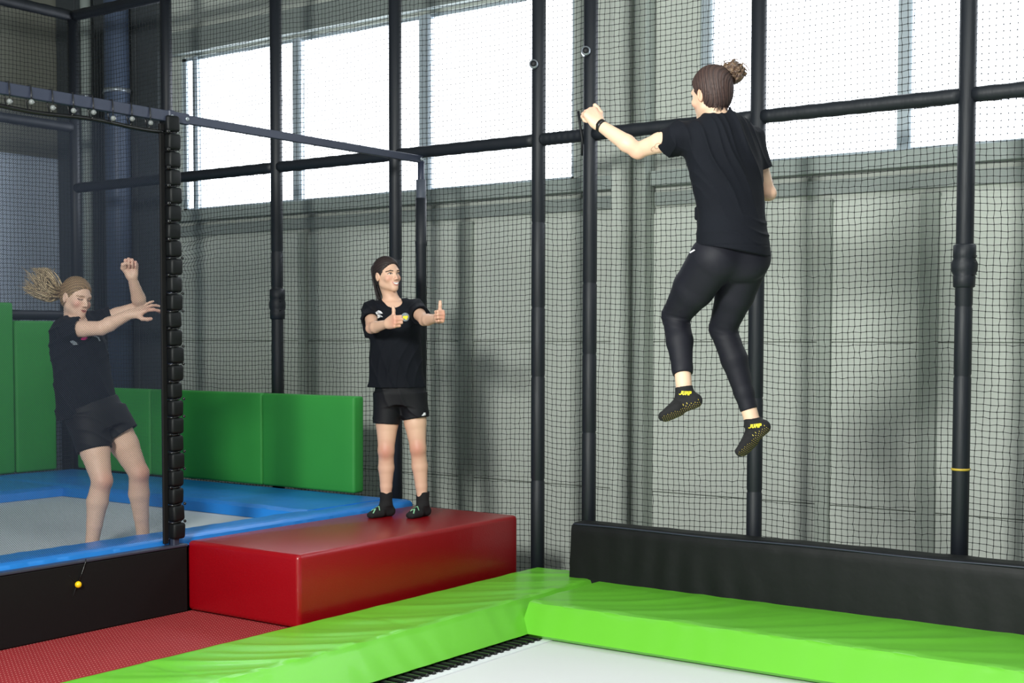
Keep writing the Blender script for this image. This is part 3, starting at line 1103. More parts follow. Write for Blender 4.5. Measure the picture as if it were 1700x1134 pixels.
def skin_colour(base, spots):
    def fn(V):
        c = np.tile(np.array(lin(base)), (len(V), 1))
        for ctr, r, col, s in spots:
            g = np.exp(-(np.linalg.norm((V - np.asarray(ctr)) / np.asarray(r), axis=1)) ** 2) * s
            c = c * (1 - g[:, None]) + np.array(lin(col)) * g[:, None]
        return c
    return fn


def trace(f, O, D, tmax=0.6):
    """march points O along D to the field surface"""
    t = np.zeros(len(O))
    for _ in range(26):
        d = f(O + D * t[:, None])
        t += np.clip(d, -0.02, 0.05) * 0.9
    return O + D * t[:, None]


def decal(name, polys, org, ex, ey, f, m, parent, lift=0.0015, size=0.004):
    """flat print: 2-D polygons in the (ex, ey) plane through org laid on the surface of f"""
    org, ex, ey = np.asarray(org, float), nrm(ex), nrm(ey)
    D = -np.cross(ex, ey)
    bm = bmesh.new()
    for poly in polys:
        vs = [bm.verts.new((p[0], p[1], 0)) for p in poly]
        bm.faces.new(vs)
    bmesh.ops.triangulate(bm, faces=bm.faces[:])
    for _ in range(7):
        es = [e for e in bm.edges if e.calc_length() > size]
        if not es:
            break
        bmesh.ops.subdivide_edges(bm, edges=es, cuts=1)
        bmesh.ops.triangulate(bm, faces=[x for x in bm.faces if len(x.verts) > 3])
    P2 = np.array([v.co[:] for v in bm.verts])
    O = org + P2[:, :1] * ex + P2[:, 1:2] * ey
    P = trace(f, O, np.tile(D, (len(O), 1)))
    bad = np.abs(f(P)) > 0.004
    P = P - D * lift
    for v, p in zip(bm.verts, P):
        v.co = p
    miss = [v for v, q in zip(list(bm.verts), bad) if q]
    if miss:
        bmesh.ops.delete(bm, geom=miss, context='VERTS')
    return link(name, bm_mesh(name, bm), m, parent, smooth=True)


def circle(cx, cy, r, n=16, ry=None):
    ry = ry or r
    return [(cx + r * math.cos(t), cy + ry * math.sin(t)) for t in np.linspace(0, 2 * math.pi, n, endpoint=False)]


def stroke(pts, w):
    """thick polyline as quads"""
    out = []
    pts = [np.array(p, float) for p in pts]
    for a, b in zip(pts[:-1], pts[1:]):
        d = nrm(b - a)
        n = np.array([-d[1], d[0]]) * w / 2
        a2, b2 = a - d * w * 0.35, b + d * w * 0.35
        out.append([tuple(a2 - n), tuple(b2 - n), tuple(b2 + n), tuple(a2 + n)])
    return out


def crease(ph):
    return (1 - np.abs(np.sin(ph / 2))) ** 2


class Head:
    """head frame: x = its own left-right axis, y = face direction, z = up; origin between the eyes' level and the ears"""

    def __init__(self, c, yaw, pitch=0.0, roll=0.0, s=1.0):
        self.c, self.s = np.asarray(c, float), s
        y, p = math.radians(yaw), math.radians(pitch)
        fwd = np.array([math.sin(y) * math.cos(p), -math.cos(y) * math.cos(p), -math.sin(p)])
        side = nrm(np.cross(fwd, [0, 0, 1.0]))
        up = np.cross(side, fwd)
        r = math.radians(roll)
        side, up = side * math.cos(r) + up * math.sin(r), -side * math.sin(r) + up * math.cos(r)
        self.R = np.stack([side, fwd, up], 1)          # local -> world columns

    def w(self, p):
        return self.c + self.R @ (np.asarray(p, float) * self.s)

    def v(self, p):
        return self.R @ np.asarray(p, float)

    def skull(self, F, smile=False, face=True):
        s, R = self.s, self.R

        def E(c, r, k=0.02, op='+'):
            F.el(self.w(c), np.array(r) * s, R, k * s, op)

        def C(a, b, ra, rb, k=0.015, op='+'):
            F.rc(self.w(a), self.w(b), ra * s, rb * s, k * s, op)
        E((0, -0.012, 0.034), (0.072, 0.092, 0.083), 0.02)
        E((0, 0.022, -0.022), (0.061, 0.066, 0.080), 0.03)
        for x in (-1, 1):
            C((x * 0.046, 0.002, -0.058), (x * 0.012, 0.066, -0.094), 0.016, 0.014, 0.025)
            E((x * 0.040, 0.060, -0.030), (0.019, 0.017, 0.017), 0.02)
        E((0, 0.072, -0.094), (0.017, 0.014, 0.014), 0.02)
        E((0, 0.066, -0.062), (0.030, 0.020, 0.026), 0.02)
        C((-0.034, 0.076, 0.019), (0.034, 0.076, 0.019), 0.0095, 0.0095, 0.02)
        if face:
            for x in (-1, 1):
                E((x * 0.032, 0.094, -0.001), (0.017, 0.012, 0.011), 0.014, '-')
            C((0, 0.083, 0.006), (0, 0.103, -0.033), 0.0065, 0.0090, 0.012)
            for x in (-1, 1):
                E((x * 0.0105, 0.093, -0.037), (0.0075, 0.010, 0.0065), 0.006)
            C((-0.018, 0.084, -0.058), (0.018, 0.084, -0.058), 0.0045, 0.0045, 0.008)
            C((-0.014, 0.084, -0.069), (0.014, 0.084, -0.069), 0.0055, 0.0055, 0.008)
            C((-0.022, 0.091, -0.0635), (0.022, 0.091, -0.0635), 0.0022, 0.0022, 0.004, '-')
        for x in (-1, 1):
            E((x * 0.073, -0.008, -0.010), (0.009, 0.016, 0.030), 0.008)
            E((x * 0.081, -0.006, -0.006), (0.006, 0.008, 0.017), 0.005, '-')

    def cap(self, F, grow=0.008, front=0.0234, nape=-0.075, tie=(0, -0.10, 0.06)):
        """hair lying close to the skull"""
        s = self.s
        c, R = self.c, self.R

        def fn(P):
            q = ((P - c) @ R) / s
            g = grow
            d = np.full(len(P), 9.0)
            for cc_, rr in (((0, -0.012, 0.034), (0.072, 0.092, 0.083)), ((0, -0.030, -0.010), (0.064, 0.066, 0.070))):
                rr = np.array(rr) + g
                z = q - np.array(cc_)
                k0 = np.linalg.norm(z / rr, axis=1)
                k1 = np.linalg.norm(z / rr ** 2, axis=1) + 1e-9
                d = smin(d, k0 * (k0 - 1) / k1, 0.02)
            fr = 0.83 * q[:, 1] - 0.555 * q[:, 2] - front
            # round the front hairline at the temples
            fr = fr + 0.25 * np.maximum(np.abs(q[:, 0]) - 0.045, 0) * (q[:, 2] > 0.02)
            ear = 0.024 - np.sqrt(((q[:, 1] + 0.004) / 0.8) ** 2 + ((q[:, 2] + 0.016) / 1.3) ** 2)
            ear = np.where(np.abs(q[:, 0]) > 0.05, ear, -1)
            d = smax(d, fr, 0.012)
            d = smax(d, ear, 0.006)
            d = smax(d, nape - q[:, 2], 0.012)
            ph, _ = self.comb(q, tie)
            d = d + 0.0010 * np.sin(ph * 38) + 0.0007 * np.sin(ph * 71 + 1.3)
            return d * s
        return F.add(fn, c - 0.14 * s, c + 0.14 * s, 0.01)


    def comb(self, q, tie):
        """angle around the axis through the tie: strands run along constant angle"""
        a = nrm(np.asarray(tie, float) - np.array([0, 0, 0.01]))
        e1 = nrm(np.cross(a, [1.0, 0.2, 0.1]))
        e2 = np.cross(a, e1)
        z = q - np.array([0, 0, 0.01])
        along = z @ a
        return np.arctan2(z @ e2, z @ e1) + 0.9 * np.sin(along * 16), along

    def streaks(self, tie, c1, c2):
        c, R, s = self.c, self.R, self.s

        def fn(V):
            q = ((V - c) @ R) / s
            ph, al = self.comb(q, tie)
            m = 0.5 + 0.22 * np.sin(ph * 19 + 2 * np.sin(al * 25)) + 0.18 * np.sin(ph * 43 + 1) + 0.18 * np.sin(ph * 77 + al * 30)
            m = np.clip(m, 0, 1)[:, None]
            return np.array(lin(c1)) * (1 - m) + np.array(lin(c2)) * m
        return fn


def hand(F, W, f, n, t, curls, thumb, spread=(0, 0, 0, 0), s=1.0, side=None):
    """W wrist, f towards the fingers, n palm side, t thumb side; curls per finger (3 angles in degrees)"""
    W, f = np.asarray(W, float), nrm(f)
    n = nrm(np.asarray(n, float) - f * (np.asarray(n, float) @ f))
    t = nrm(np.asarray(t, float) - f * (np.asarray(t, float) @ f) - n * (np.asarray(t, float) @ n))
    offs = (0.029, 0.0095, -0.0095, -0.027)
    kn = (0.083, 0.087, 0.083, 0.074)
    lens = ((0.040, 0.025, 0.020), (0.044, 0.028, 0.021), (0.041, 0.026, 0.020), (0.032, 0.020, 0.018))
    rad = (0.0088, 0.0090, 0.0086, 0.0076)
    P = lambda a, b, c: W + s * (f * a + t * b + n * c)
    for i in range(4):
        F.rc(P(0.004, offs[i] * 0.55, 0.002), P(kn[i] - 0.004, offs[i], 0.001), 0.0155 * s, 0.0115 * s, 0.016 * s)
    F.rc(P(0.015, 0.018, 0.008), P(0.050, 0.026, 0.012), 0.014 * s, 0.012 * s, 0.018 * s)
    F.rc(P(0.020, -0.020, 0.009), P(0.060, -0.022, 0.009), 0.012 * s, 0.011 * s, 0.016 * s)
    tips = []
    for i in range(4):
        c = P(kn[i], offs[i], 0.0)
        ang = 0.0
        sp = math.radians(spread[i])
        for j in range(3):
            ang += math.radians(curls[i][j])
            base = f * math.cos(sp) + t * math.sin(sp)
            d = base * math.cos(ang) + n * math.sin(ang)
            e = c + d * lens[i][j] * s
            r0 = rad[i] * (1 - 0.06 * j) * s
            F.rc(c, e, r0 * 1.02, r0 * 0.92, 0.0045 * s if j else 0.007 * s)
            c = e
        tips.append(c)
    c = P(0.022, 0.026, 0.006)
    for j, (dd, L, r) in enumerate(zip(thumb, (0.042, 0.027, 0.021), (0.0130, 0.0116, 0.0110))):
        d = nrm(f * dd[0] + t * dd[1] + n * dd[2])
        e = c + d * L * s
        F.rc(c, e, r * s, r * 0.86 * s, 0.012 * s if j == 0 else 0.005 * s)
        c = e
    return tips


def foot(F, A, d, up, s=1.0, grow=0.0):
    """A ankle joint, d towards the toes, up = away from the sole"""
    A, d = np.asarray(A, float), nrm(d)
    up = nrm(np.asarray(up, float) - d * (np.asarray(up, float) @ d))
    sd = np.cross(d, up)
    P = lambda a, b, c: A + s * (d * a + up * b + sd * c)
    g = grow
    F.rc(P(-0.030, -0.038, 0), P(0.0, 0.0, 0), 0.027 * s + g, 0.031 * s + g, 0.02)
    F.rc(P(-0.036, -0.048, 0), P(0.09, -0.054, 0.004), 0.026 * s + g, 0.020 * s + g, 0.02)
    F.rc(P(0.0, -0.008, 0), P(0.100, -0.048, 0), 0.028 * s + g, 0.019 * s + g, 0.02)
    for c_, L in ((-0.021, 0.130), (0.0, 0.136), (0.021, 0.124)):
        F.rc(P(0.055, -0.052, c_ * 0.85), P(L, -0.061, c_), 0.021 * s + g, 0.0125 * s + g, 0.015)
    return P


def leg(F, hip, knee, ank, r=(0.083, 0.070, 0.052, 0.054, 0.046, 0.034), back=(0, 1, 0), grow=0.0, k=0.010, patella=True):
    hip, knee, ank = [np.asarray(q, float) for q in (hip, knee, ank)]
    g = grow
    mid = (hip + knee) / 2
    F.rc(hip, mid, r[0] + g, r[1] + g, k)
    F.rc(mid, knee, r[1] + g, r[2] + g, k)
    bk = nrm(back)
    cf = knee + (ank - knee) * 0.32 + bk * 0.012
    lw = knee + (ank - knee) * 0.66 + bk * 0.006
    F.rc(knee, cf, r[2] * 0.97 + g, r[3] + g, k)
    F.rc(cf, lw, r[3] + g, r[4] * 0.92 + g, k)
    F.rc(lw, ank, r[4] * 0.90 + g, r[5] + g, k)
    if patella:
        F.el(knee - bk * 0.012, (r[2] * 0.84 + g, r[2] * 0.86 + g, 0.046 + g), None, 0.03)


def arm(F, sh, el, wr, r=(0.045, 0.039, 0.0345, 0.0355, 0.024), grow=0.0, k=0.010):
    sh, el, wr = [np.asarray(q, float) for q in (sh, el, wr)]
    g = grow
    mid = (sh + el) / 2
    F.rc(sh, mid, r[0] + g, r[1] + g, k)
    F.rc(mid, el, r[1] + g, r[2] * 0.95 + g, k)
    b = el + (wr - el) * 0.28
    F.rc(el, b, r[2] * 0.95 + g, r[3] + g, k)
    F.rc(b, wr, r[3] + g, r[4] + g, k)


def strands(name, roots, paths, rad, m, parent, n=5):
    """paths: list of point arrays -> one mesh of tapered hair locks"""
    VV, FF, off = [], [], 0
    for pts, r in zip(paths, rad):
        V, F = tube_arrays(pts, r, n)
        VV.append(V)
        FF.append(np.array(F) + off)
        off += len(V)
    bm = bmesh.new()
    V = np.concatenate(VV)
    vs = [bm.verts.new(v) for v in V]
    for f in np.concatenate(FF):
        q = list(dict.fromkeys(int(i) for i in f))
        try:
            bm.faces.new([vs[i] for i in q])
        except ValueError:
            pass
    return link(name, bm_mesh(name, bm), m, parent, smooth=True)


def bez(p, n=14):
    p = [np.asarray(q, float) for q in p]
    t = np.linspace(0, 1, n)[:, None]
    if len(p) == 3:
        return (1 - t) ** 2 * p[0] + 2 * t * (1 - t) * p[1] + t * t * p[2]
    return (1 - t) ** 3 * p[0] + 3 * t * (1 - t) ** 2 * p[1] + 3 * t * t * (1 - t) * p[2] + t ** 3 * p[3]


class Figure:
    """a person's own frame: x to the right and y away as seen from the front of the hall, z up.
    Joints are read from a front elevation drawing (1 unit = 1 drawing step) with a depth offset in metres."""

    def __init__(self, u0, v0, dist, base_z, label):
        th = np.array([math.sin(-YAW), math.cos(YAW), 0.0])
        self.fh = np.array([-math.sin(YAW), math.cos(YAW), 0.0])
        self.rh = np.array([math.cos(YAW), math.sin(YAW), 0.0])
        self.D = dist
        a = self.world(u0, v0, 0.0)
        self.o = np.array([a[0], a[1], base_z])
        self.root = empty('person', self.o, YAW)
        tag(self.root, label, 'person')

    def world(self, u, v, dy):
        ray = _fw + (u - PPX) / FPX * _r - (v - PPY) / FPX * _u
        return EYE + ray * ((self.D + dy) / (ray @ self.fh))

    def __call__(self, u, v, dy=0.0):
        q = self.world(u, v, dy) - self.o
        return np.array([q @ self.rh, q @ self.fh, q[2]])


def bounds(pts, pad):
    pts = np.asarray(pts)
    return pts.min(0) - pad, pts.max(0) + pad


def lathe_ring(name, c, ax, r0, r1, hgt, m, parent, n=20):
    """short band around an axis"""
    c, ax = np.asarray(c, float), nrm(ax)
    pts = [c - ax * hgt / 2 * 1.0, c - ax * hgt / 2 * 0.98, c + ax * hgt / 2 * 0.98, c + ax * hgt / 2]
    return tube(name, pts, [r0, r1, r1, r0], m, parent, n)

FIST = [(75, 95, 55)] * 4
THUMB_UP = [(0.9, 0.42, 0.10), (0.22, 1.0, 0.0), (-0.05, 1.0, -0.06)]


def folds(F, lo, hi, fn):
    F.add(fn, lo, hi, 0.0, '~')


# ================================================================== person giving thumbs up on the red block
J = Figure(664, 858, 8.63, 0.401, 'smiling person in black t-shirt and shorts giving two thumbs up on red block')
PB = J.root
H = Head(J(642.5, 456.5, -0.01), 40, -4, -3, 0.975)
hipR, kneR, ankR = J(644, 660, 0.0), J(641, 748, -0.02), J(641, 838, 0.02)
hipL, kneL, ankL = J(685, 660, 0.0), J(694, 744, -0.02), J(702, 838, 0.02)
shR, elR, wrR = J(617, 514, 0.0), J(616, 545, -0.23), J(643, 537.5, -0.41)
shL, elL, wrL = J(689, 512, 0.0), J(704, 532, -0.24), J(727, 528, -0.44)
T0, T1 = J(659, 643, 0.0), J(654, 497, 0.0)
TS = (0, .29, .56, .77, .90, .965, 1.0)
TW = (.186, .172, .165, .170, .160, .120, .075)
TD = (.130, .122, .115, .118, .10, .080, .055)
body = Field()
body.loft(T0, T1, (1, 0, 0), TS, TW, TD, grow=-0.022)
body.el(J(664, 650, 0.01), (0.155, 0.105, 0.11), None, 0.04)
body.rc(H.w((0, -0.018, -0.060)), J(653, 506, 0.015), 0.045, 0.051, 0.03)
body.rc(J(632, 512, 0.01), J(676, 511, 0.01), 0.040, 0.040, 0.05)
H.skull(body)
arm(body, shR, elR, wrR)
arm(body, shL, elL, wrL)
fR = nrm(wrR - elR)
hand(body, wrR, fR + np.array([0.15, 0, 0.05]), (0.72, 0.65, 0.0), (-0.05, -0.1, 1), FIST, THUMB_UP)
fL = nrm(wrL - elL)
hand(body, wrL, fL + np.array([0.0, 0, 0.05]), (-0.9, -0.35, 0.0), (0.1, 0.0, 1), FIST, THUMB_UP)
LR = (0.082, 0.071, 0.050, 0.051, 0.042, 0.032)
leg(body, hipR, kneR, ankR, LR)
leg(body, hipL, kneL, ankL, LR)
fdR, fdL = (-0.74, -0.67, 0), (-0.60, -0.80, 0)
foot(body, ankR, fdR, (0, 0, 1), 0.96)
foot(body, ankL, fdL, (0, 0, 1), 0.96)
red = (196, 116, 98)
bc = skin_colour((222, 180, 154), [(kneR + [0, -.05, 0], (.05, .05, .06), (196, 122, 104), .75), (kneL + [0, -.05, 0], (.05, .05, .06), (196, 122, 104), .75),
                                   (elR, (.04, .04, .04), red, .4), (wrR + fR * .10, (.05, .05, .05), (214, 140, 118), .7), (wrL + fL * .10, (.05, .05, .05), (214, 140, 118), .7),
                                   (H.w((.042, .07, -.03)), (.02, .02, .02), (222, 146, 128), .6), (H.w((-.042, .07, -.03)), (.02, .02, .02), (222, 146, 128), .6), (H.w((0, .10, -.033)), (.012,) * 3, (220, 150, 132), .5)])
lo, hi = bounds([H.w((0, 0, .13)), ankR, ankL, wrR + fR * .15, wrL + fL * .15, shR, elR, hipR, hipL], 0.17)
field_mesh('body', body, lo, hi, 0.004, 'skin', PB, bc)

# t-shirt
shirt = Field()
shirt.loft(T0 - [0, 0, 0.04], T1, (1, 0, 0), TS, TW, TD, k=0.02)
for sh, el, q in ((shR, elR, 0.62), (shL, elL, 0.60)):
    inn = sh + (np.array([0.05, 0.01, -0.01]) if sh is shR else np.array([-0.05, 0.01, -0.01]))
    shirt.rc(inn, sh, 0.062, 0.056, 0.05)
    shirt.cc(sh, sh + (el - sh) * (q + 0.12), 0.056, 0.066, 0.04)
# loose hanging back half of the right sleeve
shirt.rc(J(607, 530, -0.04), J(609, 557, -0.03), 0.032, 0.018, 0.03)


def fB(P):
    q = P - T0
    x, z = q[:, 0], q[:, 2]
    w = 1.5 * np.sin(z * 9 + x * 5)
    low = crease(x * 62 + z * 20 + w) * np.exp(-z * 3.0) + 0.7 * crease(x * 95 - z * 30 + 2 * w) * np.exp(-((z - 0.15) / 0.14) ** 2)
    pull = crease(np.abs(x) * 70 - z * 95 + w) * np.clip((z - 0.28) * 5, 0, 1) * np.clip(np.abs(x) * 9, 0, 1)
    return 0.003 - 0.010 * low - 0.005 * pull


folds(shirt, lo, hi, fB)
for sh, el, q in ((shR, elR, 0.62), (shL, elL, 0.60)):
    tube_end(shirt, sh + (el - sh) * q, el - sh, 0.052, 0.085, 0.02)
shirt.rc(H.w((0, -0.018, -0.06)), J(653.5, 507, -0.03), 0.054, 0.060, 0.008, '-')
shirt.el(J(654, 497, -0.085), (0.062, 0.06, 0.046), None, 0.012, '-')
shirt.loft(T0 - [0, 0, 0.14], T0, (1, 0, 0), (0, 1), (.26, .26), (.2, .2), k=0.003, op='-')
SB = field_mesh('tshirt', shirt, lo, hi, 0.0052, 'cloth', PB)
px = 0.00386
o0 = J(632.3, 522.4, 0.0) + [0, -0.16, 0]
decal('chest_emblem', [[(-.020, .012), (-.008, .026), (.008, .020), (.020, .006), (.006, .004), (-.004, .002), (-.016, .000)], [(-.012, -.004), (.004, -.001), (.022, -.016), (.010, -.018), (-.010, -.026)]], o0, (1, 0, 0), (0, 0, 1), shirt, 'white_print', PB)
decal('chest_dot', [circle(0, 0, .011, 14)], J(664, 526.5, 0.0) + [0, -0.16, 0], (1, 0, 0), (0, 0, 1), shirt, 'pink_print', PB)
bd = decal('chest_badge', [circle(0, 0, .027, 20)], J(674.3, 526.8, 0.0) + [0, -0.16, 0], (1, 0, 0), (0, 0, 1), shirt, 'grey_print', PB)
decal('badge_mark', [circle(-.004, -.001, .013, 6, .010), circle(.011, .001, .008, 6, .010), circle(.006, -.012, .007, 6, .006)], J(674.3, 526.8, 0.0) + [0, -0.16, 0], (1, 0, 0), (0, 0, 1), shirt, 'yellow', bd, 0.003)
# shorts
sho = Field()
sho.loft(J(664, 672, 0), J(664, 634, 0), (1, 0, 0), (0, .5, 1), (.150, .165, .160), (.105, .118, .115), k=0.02)
SHL = ((hipR, J(641, 704, -0.01)), (hipL, J(690.5, 695, -0.01)))
for hp, end in SHL:
    s0 = hp + np.array([0, 0, 0.02])
    sho.cc(s0, end + (end - s0) * 0.15, 0.094, 0.087, 0.03)
folds(sho, lo, hi, lambda P: 0.002 - 0.007 * crease(P[:, 0] * 60 + P[:, 2] * 55 + 2 * np.sin(P[:, 2] * 20)) * (0.5 + 0.5 * np.sin(P[:, 2] * 19 + P[:, 0] * 15)))
for hp, end in SHL:
    tube_end(sho, end, end - hp, 0.078, 0.10, 0.02)
field_mesh('shorts', sho, J(600, 720, -0.25), J(730, 625, 0.25), 0.005, 'cloth2', PB)
decal('shorts_emblem', [[(-.010, -.008), (.006, -.008), (.016, .010), (.004, .012), (-.002, .002)], [(.004, -.004), (.014, -.006), (.018, .002)]], J(703.5, 687, 0.0) + [0, -0.2, 0], (1, 0, 0), (0, 0, 1), sho, 'white_print', PB)
for ank, fd, top in ((ankR, fdR, 816), (ankL, fdL, 816)):
    so = Field()
    foot(so, ank, fd, (0, 0, 1), 0.96, 0.005)
    tp = np.array([ank[0], ank[1] + 0.002, J(0, top, 0.02)[2]])
    so.cc(ank, tp, 0.038, 0.043, 0.02)
    so.cc(tp - [0, 0, 0.008], tp + [0, 0, 0.03], 0.036, 0.037, 0.004, '-')
    l2, h2 = bounds([ank, tp, ank + nrm(fd) * .16], 0.09)
    sk = field_mesh('sock', so, l2, h2, 0.004, 'sock', PB)
    d = nrm(fd)
    sd = np.cross(d, [0, 0, 1.0])
    og = ank + d * 0.095 + np.array([0, 0, 0.12])
    # zig-zag of mint stripes over the toes (seen from above)
    decal('sock_stripe', stroke([(-.03, -.026), (.0, -.010), (-.02, .004), (.015, .018)], .008) + stroke([(.02, -.028), (.03, -.008), (.012, .006), (.034, .024)], .006), og, -d, sd, so, 'green_print', sk, 0.002)
# face
FX = lambda p: H.w(p)
og = H.w((0, 0.15, 0))
ex, ey = -H.R[:, 0], H.R[:, 2]
lip = [(-.027, -.050), (-.014, -.0515), (0, -.0535), (.014, -.0515), (.027, -.050), (.022, -.064), (.012, -.0745), (0, -.0775), (-.012, -.0745), (-.022, -.064)]
decal('lips', [lip], og, ex, ey, body, 'lip', PB, 0.0015)
tee = [(-.022, -.0535), (-.011, -.0555), (0, -.057), (.011, -.0555), (.022, -.0535), (.017, -.062), (.009, -.0675), (0, -.069), (-.009, -.0675), (-.017, -.062)]
decal('teeth', [tee], og, ex, ey, body, 'teeth', PB, 0.003)
for x in (-1, 1):
    e_ = decal('eye', [[(x * .032 - .0125, -.001), (x * .032 - .005, .0045), (x * .032 + .005, .0045), (x * .032 + .0125, -.001), (x * .032 + .004, -.0035), (x * .032 - .004, -.0035)]], og, ex, ey, body, 'teeth', PB, 0.0015)
    decal('iris', [circle(x * .032 + .002, .0005, .0048, 10, .0042)], og, ex, ey, body, 'lash', e_, 0.0028)
    decal('eyelid_line', stroke([(x * .032 - .014, -.0005), (x * .032 - .006, .0055), (x * .032 + .005, .006), (x * .032 + .014, .0005)], .0032), og, ex, ey, body, 'lash', PB, 0.003)
    decal('eyebrow', stroke([(x * .032 - x * .016, .0165), (x * .032 + x * .002, .0205), (x * .032 + x * .019, .0150)], .0052), og, ex, ey, body, 'brow_dark', PB, 0.002)
# hair: combed back, high ponytail
hf = Field()
TIE = (0, -0.098, 0.070)
H.cap(hf, 0.008, 0.027, tie=TIE)
hf.el(H.w((0, -0.098, 0.070)), (0.026, 0.026, 0.024), None, 0.02)
HB = field_mesh('hair', hf, *bounds([H.c], 0.16), 0.0035, 'hair', PB, H.streaks(TIE, (22, 17, 19), (58, 45, 42)))
paths, rads = [], []
r_ = np.random.default_rng(4)
b0 = H.w((0, -0.112, 0.072))
for k in range(55):
    j = r_.normal(0, 1, 3)
    p3 = J(632 + 4 * j[0], 497 + 7 * j[1], 0.06 + 0.02 * j[2])
    p1 = b0 + H.v((0.015 * j[1], -0.045 + 0.01 * j[0], 0.02 + 0.01 * j[2]))
    p2 = np.array([J(627 + 4.5 * j[0], 468, 0.07)[0], 0.07 + 0.02 * j[1], J(627, 470, 0.07)[2]])
    paths.append(bez([b0 + 0.008 * j, p1, p2, p3], 12))
    rads.append(np.linspace(0.0065, 0.0015, 12))
strands('ponytail', None, paths, rads, 'hair_dark', PB)

# ================================================================== fair-haired person landing on the blue trampoline
J = Figure(195, 915, 7.70, 0.330, 'fair-haired person with flying ponytail and bent knees on the raised trampoline')
PA = J.root
H = Head(J(126.5, 494.0, 0.0), 55, 10, 6, 0.97)
lat, fwd = nrm((0.72, 0.70, 0)), nrm((0.72, -0.70, 0))
hipR, kneR, ankR = J(147, 702, -0.06), J(169, 798, -0.14), J(152, 908, -0.13)
hipL, kneL, ankL = J(184, 694, 0.06), J(230, 785, 0.08), J(238, 893, 0.17)
shR, elR, wrR = J(109, 547, -0.10), J(168, 545, -0.15), J(217, 521, -0.10)
shL, elL, wrL = J(157, 535, 0.12), J(234, 509, 0.16), J(219, 460, 0.04)
T0, T1 = J(147, 690, 0.0), J(122, 524, 0.0)
TS = (0, .25, .5, .72, .88, .96, 1.0)
TW = (.190, .180, .170, .168, .160, .120, .075)
TD = (.142, .126, .113, .116, .100, .080, .055)
body = Field()
body.loft(T0, T1, lat, TS, TW, TD, grow=-0.022)
body.el(J(162, 696, 0.0), (0.112, 0.112, 0.09), None, 0.05)
body.rc(H.w((0, -0.018, -0.060)), J(122, 536, 0.01), 0.048, 0.054, 0.03)
body.rc(shR * .75 + shL * .25, shR * .25 + shL * .75, 0.040, 0.040, 0.05)
H.skull(body)
arm(body, shR, elR, wrR, (0.050, 0.045, 0.041, 0.0405, 0.027))
arm(body, shL, elL, wrL, (0.046, 0.040, 0.036, 0.040, 0.025))
hand(body, wrR, nrm(wrR - elR) + np.array([0.15, 0, -0.06]), (0.1, 0.5, -0.85), (0.15, -0.85, -0.1), [(12, 14, 8), (24, 20, 12), (2, 22, 14), (-14, 14, 8)], [(0.6, 0.5, 0.55), (0.85, 0.25, 0.35), (1, 0.1, 0.2)], (6, 1, -4, -10))
hand(body, wrL, (-0.02, -0.05, 1), (0.15, -1, 0), (-1, 0.0, 0), [(70, 95, 50)] * 4, [(0.7, 0.5, 0.5), (0.75, -0.2, 0.65), (0.3, -0.8, 0.4)])
LR = (0.090, 0.082, 0.056, 0.060, 0.048, 0.036)
leg(body, hipR, kneR, ankR, LR, -fwd)
leg(body, hipL, kneL, ankL, LR, -fwd)
foot(body, ankR, fwd, (0, 0, 1), 0.96)
foot(body, ankL, fwd + np.array([.2, 0, 0]), (0, 0, 1), 0.96)
bc = skin_colour((222, 186, 164), [(kneR + fwd * .05, (.05, .05, .06), (200, 132, 116), .6), (kneL + fwd * .05, (.05, .05, .06), (200, 132, 116), .6),
                                   (elL, (.04, .04, .04), red, .3), (wrL + [0, 0, .09], (.05, .05, .04), (224, 140, 130), .8), (wrR + [.13, 0, 0], (.06, .06, .05), (214, 146, 130), .6),
                                   (H.w((.042, .07, -.032)), (.022,) * 3, (220, 142, 132), .6), (H.w((-.042, .07, -.032)), (.022,) * 3, (220, 142, 132), .6)])
lo, hi = bounds([H.w((0, 0, .13)), ankR, ankL, wrR + [.17, 0, 0], wrL + [0, 0, .13], shR, elR, hipR, hipL, ankL + fwd * .1], 0.15)
field_mesh('body', body, lo, hi, 0.004, 'skin', PA, bc)
shirt = Field()
shirt.loft(T0 - nrm(T1 - T0) * 0.04, T1, lat, TS, TW, TD, k=0.02)
SL = ((shR, elR, 0.42, 0.070), (shL, elL, 0.38, 0.058))
for sh, el, q, r1 in SL:
    shirt.rc(sh * .8 + J(122, 545, 0) * .2, sh, 0.062, 0.058, 0.05)
    shirt.cc(sh, sh + (el - sh) * (q + 0.15), 0.060, r1, 0.04)


def fA(P):
    q = P - T0
    a, z = q @ lat + q @ fwd * 0.4, q[:, 2]
    w = 1.6 * np.sin(z * 8 + a * 6)
    return 0.004 - 0.011 * crease(a * 60 + z * 34 + w) * (0.35 + 0.65 * np.exp(-z * 2.5)) - 0.008 * crease(a * 48 - z * 70 + w) * np.clip((z - 0.15) * 4, 0, 1)


folds(shirt, lo, hi, fA)
for sh, el, q, r1 in SL:
    tube_end(shirt, sh + (el - sh) * q, el - sh, r1 - 0.012, r1 + 0.012, 0.012)
shirt.rc(H.w((0, -0.018, -0.06)), J(123, 534, -0.01), 0.053, 0.060, 0.008, '-')
shirt.el(J(130, 530, -0.05), (0.055, 0.055, 0.040), None, 0.012, '-')
axA = nrm(T1 - T0)
shirt.loft(T0 - axA * 0.14, T0 - axA * 0.005, lat, (0, 1), (.27, .27), (.25, .25), k=0.003, op='-')
field_mesh('tshirt', shirt, lo, hi, 0.0055, 'cloth', PA)
vd = (1, 0, 0)
decal('chest_emblem', [[(-.020, -.002), (-.004, .004), (.016, -.010), (.004, -.012), (-.016, -.012)], [(-.012, -.014), (.014, -.014), (.022, -.020), (-.004, -.022)]], J(134.5, 566, 0.0) + [0, -0.28, 0], vd, (0, 0, 1), shirt, 'grey_print', PA)
